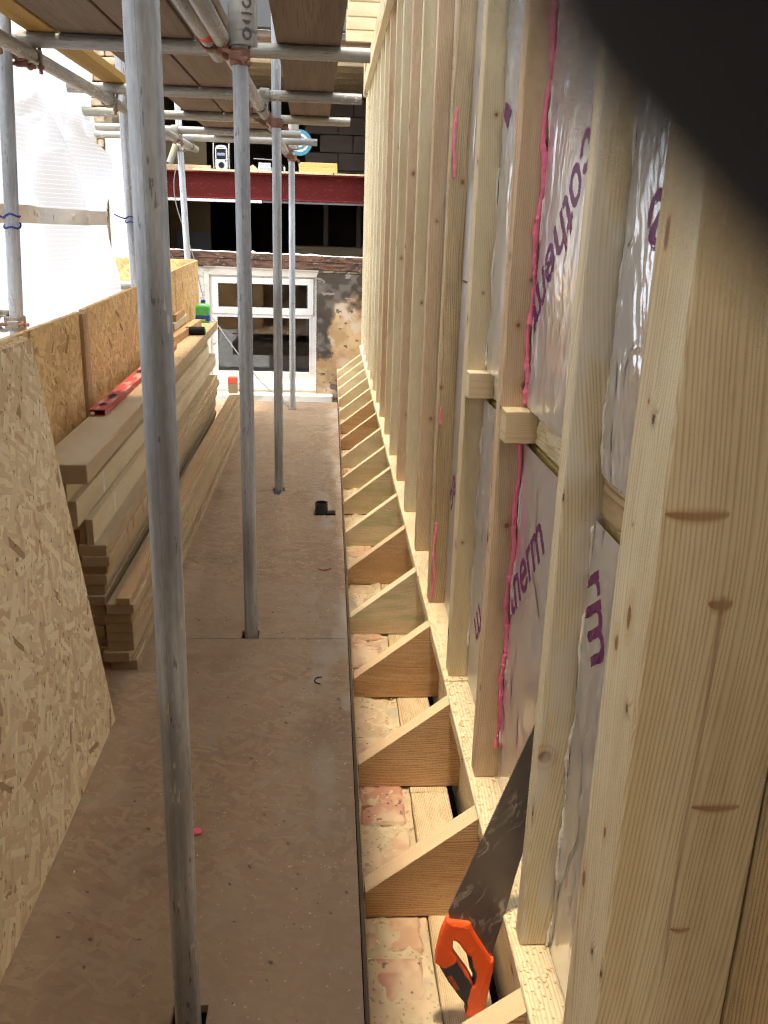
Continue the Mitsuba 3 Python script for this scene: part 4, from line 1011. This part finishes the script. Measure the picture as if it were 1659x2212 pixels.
put("beam_board", bx(-1.95, -1.26, W + .05, W + .3, 1.9705, 2.030, .002), "wood", None, "x", 82, label="short thick board on the left end of the red beam", cat="board")

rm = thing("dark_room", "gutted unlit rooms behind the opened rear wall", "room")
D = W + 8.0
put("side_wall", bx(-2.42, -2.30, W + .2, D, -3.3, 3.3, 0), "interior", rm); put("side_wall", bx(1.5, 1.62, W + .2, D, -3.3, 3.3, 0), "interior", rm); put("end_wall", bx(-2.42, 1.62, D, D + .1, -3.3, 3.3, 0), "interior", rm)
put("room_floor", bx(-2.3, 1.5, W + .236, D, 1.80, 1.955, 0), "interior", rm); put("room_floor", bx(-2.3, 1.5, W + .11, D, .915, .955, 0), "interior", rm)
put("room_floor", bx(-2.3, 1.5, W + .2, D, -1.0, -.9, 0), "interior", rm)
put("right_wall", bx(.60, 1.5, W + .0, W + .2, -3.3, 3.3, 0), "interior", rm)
put("added_dark_wall", bx(-2.42, 1.62, W + .02, W + .12, 3.345, 6.2, 0), "felt", bd)  # dark wall added to close off sky; its colour stands for unlit interior
for j in range(14): put("added_dark_course", bx(-2.42, 1.62, W - .012, W + .02, 3.345 + .2 * j, 3.575 + .2 * j, .004), "felt", bd)
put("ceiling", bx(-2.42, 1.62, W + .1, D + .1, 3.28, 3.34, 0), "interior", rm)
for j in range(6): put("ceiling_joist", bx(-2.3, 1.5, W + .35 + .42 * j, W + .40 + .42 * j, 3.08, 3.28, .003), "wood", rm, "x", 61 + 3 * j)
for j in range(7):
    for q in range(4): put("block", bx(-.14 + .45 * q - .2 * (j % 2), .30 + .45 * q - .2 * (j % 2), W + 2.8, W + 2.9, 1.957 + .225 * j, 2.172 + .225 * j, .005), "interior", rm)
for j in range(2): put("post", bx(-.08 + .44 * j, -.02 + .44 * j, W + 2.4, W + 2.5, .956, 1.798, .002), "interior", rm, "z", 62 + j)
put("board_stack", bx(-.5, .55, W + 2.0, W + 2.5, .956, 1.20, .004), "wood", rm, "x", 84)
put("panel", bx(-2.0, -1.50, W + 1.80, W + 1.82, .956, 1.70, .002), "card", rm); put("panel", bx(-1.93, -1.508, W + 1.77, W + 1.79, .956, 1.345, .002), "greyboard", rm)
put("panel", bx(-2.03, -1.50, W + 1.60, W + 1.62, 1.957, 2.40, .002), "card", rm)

# things on the beam
rd = thing("site_radio", "silver and black portable site radio standing on the red beam", "radio")
ry = W + .06
put("case", bx(-1.228, -1.062, ry, ry + .12, 1.9925, 2.232, .016), "black", rd)
fp = Polygon([(-1.205, 1.998), (-1.088, 1.998), (-1.083, 2.02), (-1.083, 2.20), (-1.10, 2.226), (-1.125, 2.234), (-1.168, 2.234), (-1.193, 2.226), (-1.21, 2.20), (-1.21, 2.02)])
put("front_plate", face(fp, ry - .006, .008), "silver", rd); put("screen_panel", bx(-1.198, -1.098, ry - .009, ry - .004, 2.095, 2.196, .004), "black", rd); put("display", bx(-1.190, -1.106, ry - .0105, ry - .006, 2.130, 2.156, .001), "screen", rd)
put("dial", cyl((-1.147, ry - .006, 2.037), (-1.147, ry - .022, 2.037), .027, 28), "black", rd, smooth=30); put("dial_ring", ring((-1.147, ry - .008, 2.037), (0, 1, 0), .027, .033, .008), "greyboard", rd, smooth=30)
put("button", cyl((-1.102, ry - .004, 2.078), (-1.102, ry - .010, 2.078), .008, 16), "black", rd, smooth=30)
for x in (-1.226, -1.064): put("bar", sweep([(x, ry - .012, 2.0), (x, ry - .020, 2.03), (x, ry - .020, 2.21), (x, ry, 2.25)], .0065, 10), "wire", rd, smooth=True)
put("handle", sweep([(-1.226, ry + .02, 2.24), (-1.20, ry + .02, 2.256), (-1.09, ry + .02, 2.256), (-1.064, ry + .02, 2.24)], .006, 10), "black", rd, smooth=True)
tx = meshkit.text_mesh("Panasonic", .009, .0006, True); tx.apply_translation([-tx.bounds.mean(0)[0], 0, 0]); tx.apply_transform(axes((-1.147, ry - .0065, 2.205), X, Z, (0, -1, 0))); put("lettering", tx, "black", rd)
pc = thing("clear_case", "clear plastic fixings case on the red beam between the two middle poles", "plastic case")
put("tray", bx(-.762, -.622, W + .02, W + .14, 1.9925, 2.034, .006), "cloudy", pc); put("lid", bx(-.758, -.626, W + .03, W + .05, 2.0345, 2.072, .004), "cloudy", pc)
for j in range(3): put("latch", bx(-.745 + .045 * j, -.725 + .045 * j, W + .012, W + .021, 2.022, 2.045, .002), "silver", pc)
wd = thing("wood_offcut_wedge", "small brown wedge of wood leaning beside the clear case on the beam", "offcut")
put("piece", face(Polygon([(-.845, 1.9925), (-.745, 1.9925), (-.815, 2.052), (-.845, 2.035)]), W + .03, .06), "wood", wd)
dl = thing("cordless_tool", "small orange and black tool standing on the beam between the far poles", "tool")
put("grip", bx(-.525, -.475, W + .03, W + .08, 1.9925, 2.055, .010), "black", dl); put("body", bx(-.545, -.527, W + .02, W + .08, 1.9925, 2.058, .007), "yellow", dl); put("battery_label", bx(-.492, -.476, W + .024, W + .031, 2.0, 2.04, .002), "chalk", dl)
for x in (-.42, -.385): put("can", lathe([(0, 0), (.013, 0), (.014, .003), (.014, .075), (.009, .082), (.009, .095), (0, .096)], (x, W + .05, 1.9925)), "darkpipe", None, smooth=40, label=["small dark can standing left of the foam blocks on the beam", "small dark can touching the foam blocks on the beam"][x > -.4], cat="can")
put("foam_block", bx(-.330, .076, W + .0, W + .16, 1.9925, 2.041, .003), "pir", None, label="lower yellow insulation block on the red beam", cat="insulation block", group="yellow insulation blocks on the beam")
put("foam_block", bx(-.333, .075, W + .004, W + .16, 2.0415, 2.091, .003), "pir", None, label="upper yellow insulation block stacked on the other one", cat="insulation block", group="yellow insulation blocks on the beam")
put("metal_rod", cyl((-.83, W + .3, 2.128), (-.60, W + .3, 2.122), .006, 12), "wire", None, smooth=30, label="thin metal rod in the dark above the clear case", cat="rod")
dc = thing("cable_reel", "blue and white round reel hanging behind the farthest pole", "reel")
put("rim", lathe([(.095, -.03), (.128, -.03), (.130, -.02), (.130, .02), (.128, .03), (.095, .03), (.095, -.03)], (0, 0, 0), 40), "cyan", dc, smooth=30, M=axes((-.325, W + .10, 2.288), X, Z, (0, -1, 0)))
put("face", lathe([(0, .0), (.096, .0), (.096, .022), (.06, .026), (0, .026)], (0, 0, 0), 40), "gyp", dc, smooth=30, M=axes((-.325, W + .10, 2.288), X, Z, (0, -1, 0)))
put("hub", lathe([(.045, .02), (.066, .02), (.066, .034), (.045, .034), (.045, .02)], (0, 0, 0), 40), "cyan", dc, smooth=30, M=axes((-.325, W + .10, 2.288), X, Z, (0, -1, 0)))
put("hanging_cable", sweep([(-1.60, W - .05, 2.00), (-1.632, W - .06, 1.85), (-1.63, W - .06, 1.70), (-1.587, W - .07, 1.51), (-1.50, W - .08, 1.25), (-1.433, W - .1, 1.03), (-1.395, W - .1, .835), (-1.341, W - .12, .617), (-1.21, 9.6, .47), (-1.097, 9.4, .36), (-.887, 9.1, .15), (-.70, 8.6, .05), (-.517, 8.2, -.03), (-.40, 7.7, .02), (-.37, 7.45, .006), (-.33, 7.34, .005)], .0055, 8), "cable", None, smooth=True,
    label="thin grey cable hanging from the beam down past the window to the floor", cat="cable")

# left of the opening: white pier and toothed brickwork
pr = thing("white_pier", "smooth white painted pier left of the opening behind the scaffold", "pier")
put("shaft", bx(-2.275, -1.80, W - .25, W + .2, -3.3, 2.25, .01), "white", pr); put("cap", bx(-2.29, -1.79, W - .26, W + .2, 2.252, 2.30, .008), "cream", pr)
tw = thing("toothed_brickwork", "jagged end of an old brick wall left of the white pier", "brick wall")
r5 = random.Random(8); i = 0
for cz in range(60):
    z0 = -.4 + .075 * cz
    xe = -2.29 if z0 < 2.32 else -2.13 + .04 * math.sin(cz)
    xe += (r5.uniform(-.11, .0) if cz % 2 else r5.uniform(-.02, .03)) * (1 if z0 > 2.3 else .4)
    x = -3.0 - (.11 if cz % 2 else 0)
    if z0 > 3.9: break
    while x < xe - .03:
        x1 = min(x + .213, xe)
        if x > -2.75 and z0 > .9: put("brick", bx(x, x1, W - .3 + r5.uniform(-.02, .02), W - .15, z0 + r5.uniform(0, .004), z0 + .064, .006), "oldbrick", tw, "x", i % 90); i += 1
        x += .225
put("backing", bx(-4.5, -2.36, W - .26, W + .2, -3.3, 4.1, 0), "oldbrick", tw); put("backing", bx(-2.36, -2.29, W - .20, W + .2, -3.3, 4.1, 0), "mortar", tw)
put("unseen_wall", bx(-1.4, .75, -1.15, -.95, -3.3, 4.2, .01), "wallbehind", None, label="unseen wall added close behind the camera to keep light off the deck", cat="wall")  # unseen wall, set close to darken the faces turned towards the camera

# ------------------------------------------------------------------ small things on the floor
pp = thing("waste_pipe", "short black plastic pipe stub standing in a slot in the floor", "pipe")
put("socket", lathe([(.0275, -.14), (.033, -.14), (.033, .058), (.032, .062), (.029, .062), (.0275, .058), (.0275, -.14)], (-.028, 4.455, 0), 36), "darkpipe", pp, smooth=35)
rng = random.Random(6)
blob = trimesh.creation.icosphere(3, .0125); v = np.array(blob.vertices); v *= (1 + .5 * (meshkit.fbm(v * 160, 3, 2) - .5))[:, None]; v[:, 2] *= .42; blob.vertices = v
put("foam_blob", blob, "pink", None, smooth=True, M=axes((-.3135, 1.867, .004), X, Y, Z), label="small pink blob of foam on the floor right of the nearest pole", cat="foam blob")
put("plastic_strip", sweep([(-.035, 3.645, .004), (-.01, 3.635, .0035), (.022, 3.65, .006)], .0022, 8), "redmark", None, smooth=True, label="thin red plastic strip on the floor near the edge", cat="plastic strip")
put("wire_bit", sweep([(-.01, 2.66, .003), (-.028, 2.655, .003), (-.034, 2.635, .003), (-.015, 2.615, .003)], .0016, 8), "black", None, smooth=True, label="tiny bent wire on the floor near the nail", cat="wire")
nl = thing("loose_nail", "loose nail lying on yellow mortar between two sloped wedges", "nail")
put("shank", cyl((.156, 3.012, -.052), (.216, 2.998, -.056), .0022, 10, .0014), "wire", nl); put("head", cyl((.154, 3.0125, -.0519), (.1565, 3.012, -.052), .005, 12), "wire", nl)
chips = []
for j in range(260):
    x, y = (rng.uniform(-.6, .07), rng.uniform(1.2, 7.4)) if j < 120 else (rng.uniform(.10, .34), rng.uniform(1.1, 7.5))
    if j % 3 == 0 and j < 120: x = rng.uniform(-.12, .075)
    z = .0012 if j < 120 else -.062
    l, w = rng.uniform(.002, .012), rng.uniform(.001, .0035)
    m = bx(-l / 2, l / 2, -w / 2, w / 2, 0, .0012, 0); m.apply_transform(rotz(rng.uniform(0, 180))); m.apply_translation([x, y, z]); chips.append(m)
put("wood_chips", join(*chips), "chip", None, label="scattered pale sawdust chips and splinters on the floor and wall top", kind="stuff", cat="sawdust")
dust = []
for j in range(1500):
    i0 = rng.choice([0, 1, 1, 2, 2, 3, 3, 4])
    s1 = studs[i0][0] + studs[i0][1]
    l = rng.uniform(.001, .005)
    m = bx(-l / 2, l / 2, -l / 3, l / 3, 0, l * .5, 0); m.apply_transform(rotz(rng.uniform(0, 180))); m.apply_translation([.352 + .06 * rng.random() ** 1.3, rng.uniform(s1 - .03, studs[i0 + 1][0]), .2004]); dust.append(m)
put("sawdust", join(*dust), "sawdust", None, label="loose sawdust lying on the sole plate between the studs", kind="stuff", cat="sawdust")
curls = [((.222, 4.66), 8), ((.235, 5.12), 4), ((.19, 4.74), 2), ((.30, 4.22), 3)]
for (x, y), n in curls:
    pass

# ------------------------------------------------------------------ the saw
saw = thing("hand_saw", "hand saw with orange and black handle and dusty dark blade against the stud wall", "hand saw")
def SP(x, z, dy=0.0): return np.array([x, 1.352 + .05 * (z - .1) + dy, z])
SM = axes((0, 1.347, 0), (1, 0, 0), (0, .05, 1.0), (0, -1, .05))       # local x, local y up, local z towards the camera
SM[:3, 1] /= np.linalg.norm(SM[:3, 1]); SM[:3, 2] /= np.linalg.norm(SM[:3, 2])
th, tt = np.array([.241, .207]), np.array([.4185, .712])               # teeth line heel to toe
dd = (tt - th) / np.linalg.norm(tt - th); nn2 = np.array([-dd[1], dd[0]])
L = float(np.linalg.norm(tt - th)); teeth = []
nT = int(L / .0046)
for j in range(nT):
    a = th + dd * (L * j / nT)
    teeth += [a, a + dd * .0021 + nn2 * .0030]
poly = Polygon(teeth + [tt, tt + np.array([.030, -.030]), (.3641, .28), (.3512, .2033), (.3309, .1128), (.300, .10), (.25, .15)])
m = extr(poly.buffer(0), .0011); put("blade", m, "blade", saw, M=SM)
hp2 = Polygon([(.2378, .1951), (.283, .1870), (.2894, .1702), (.3285, .1037), (.3345, .107), (.3331, .0757), (.3242, .0021), (.3180, -.030), (.2913, -.046), (.2845, -.020), (.2863, -.0031), (.2735, .0148), (.2482, .0532), (.2288, .0903), (.2189, .0989), (.2195, .1158), (.2277, .1642)])
eye2 = Polygon([(.2519, .150), (.2605, .1467), (.2731, .1266), (.2815, .1141), (.2867, .0894), (.2971, .0658), (.2968, .0471), (.2836, .074), (.2603, .1092), (.2512, .1272)])
hh2 = hp2.buffer(-.004).buffer(.004).difference(eye2)
def rounded(poly, d, c=.005, n=6):
    """A plate whose edges are rounded over c, as stepped offsets."""
    ms = []
    for j in range(n):
        a = math.pi / 2 * j / (n - 1)
        q, t = poly.buffer(-c * (1 - math.cos(a)) - .0002 * j), d - 2 * c * (1 - math.sin(a))
        for g in getattr(q, "geoms", [q]):
            if g.area > 2e-6: e = extr(g, t); e.apply_translation([0, 0, -t / 2]); ms.append(e)
    return join(*ms)
HM = SM.copy(); HM[:3, 3] += SM[:3, 2] * .0005
grip = Polygon([(.2288, .0903), (.2603, .1092), (.2752, .085), (.2968, .0471), (.2941, .0236), (.2863, -.0031), (.2840, -.03), (.26, -.02), (.22, .06)])
grip2 = Polygon([(.2800, .1150), (.2989, .1284), (.3108, .101), (.2985, .0480), (.2960, .0470), (.2968, .0560), (.2958, .0658), (.2860, .0890)])
put("handle", rounded(hh2, .026, .006), "orange", saw, M=HM, smooth=25)
ga = hh2.buffer(.0012).intersection(grip); put("grip", rounded(ga, .0285, .007), "darkgrip", saw, M=HM, smooth=25)
gb = hh2.buffer(.0008).intersection(grip2)
if gb.area > 1e-6: put("grip", rounded(gb if gb.geom_type == "Polygon" else max(gb.geoms, key=lambda g: g.area), .0255, .003), "darkgrip", saw, M=HM, smooth=25)
tx = meshkit.text_mesh("IRWIN", .0085, .0006, True); tx.apply_translation([-tx.bounds.mean(0)[0], -.004, 0])
a = math.radians(118); ex, ey = np.array([math.cos(a), math.sin(a), 0]), np.array([-math.sin(a), math.cos(a), 0])
tx.apply_transform(HM @ axes((.2560, .0560, .0140), ex, ey, (0, 0, 1))); put("lettering", tx, "mark", saw)
for off in (.0, .0030):
    g = Polygon([(.2425, .190), (.280, .1825), (.2865, .168), (.3045, .1375), (.2985, .1310), (.2830, .1180), (.2745, .1290), (.2615, .1500), (.2480, .1545)]).buffer(-off - .002)
    line = g.difference(g.buffer(-.0008)); put("handle_relief", extr(line, .0009), "orange", saw, M=HM @ axes((0, 0, .0126), X, Y, Z))
put("ridge", extr(Polygon([(.3262, .1005), (.3285, .1000), (.2945, -.030), (.2925, -.030)]), .0012), "orange", saw, M=HM @ axes((0, 0, .0126), X, Y, Z))

# ------------------------------------------------------------------ the fingertip over the lens
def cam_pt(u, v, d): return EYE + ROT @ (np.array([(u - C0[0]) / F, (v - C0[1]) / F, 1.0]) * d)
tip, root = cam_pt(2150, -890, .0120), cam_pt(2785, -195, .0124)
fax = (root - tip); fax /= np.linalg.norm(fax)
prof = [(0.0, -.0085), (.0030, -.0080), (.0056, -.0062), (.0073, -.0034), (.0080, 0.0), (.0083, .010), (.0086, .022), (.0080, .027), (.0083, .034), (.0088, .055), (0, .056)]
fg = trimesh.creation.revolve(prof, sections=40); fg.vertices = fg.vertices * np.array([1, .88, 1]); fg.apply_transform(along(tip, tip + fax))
put("finger", fg, "unlit_finger", None, smooth=True, label="blurred fingertip across the top right corner, coloured near black for its unlit side", cat="finger")  # near-black colour stands in for the finger's unlit side
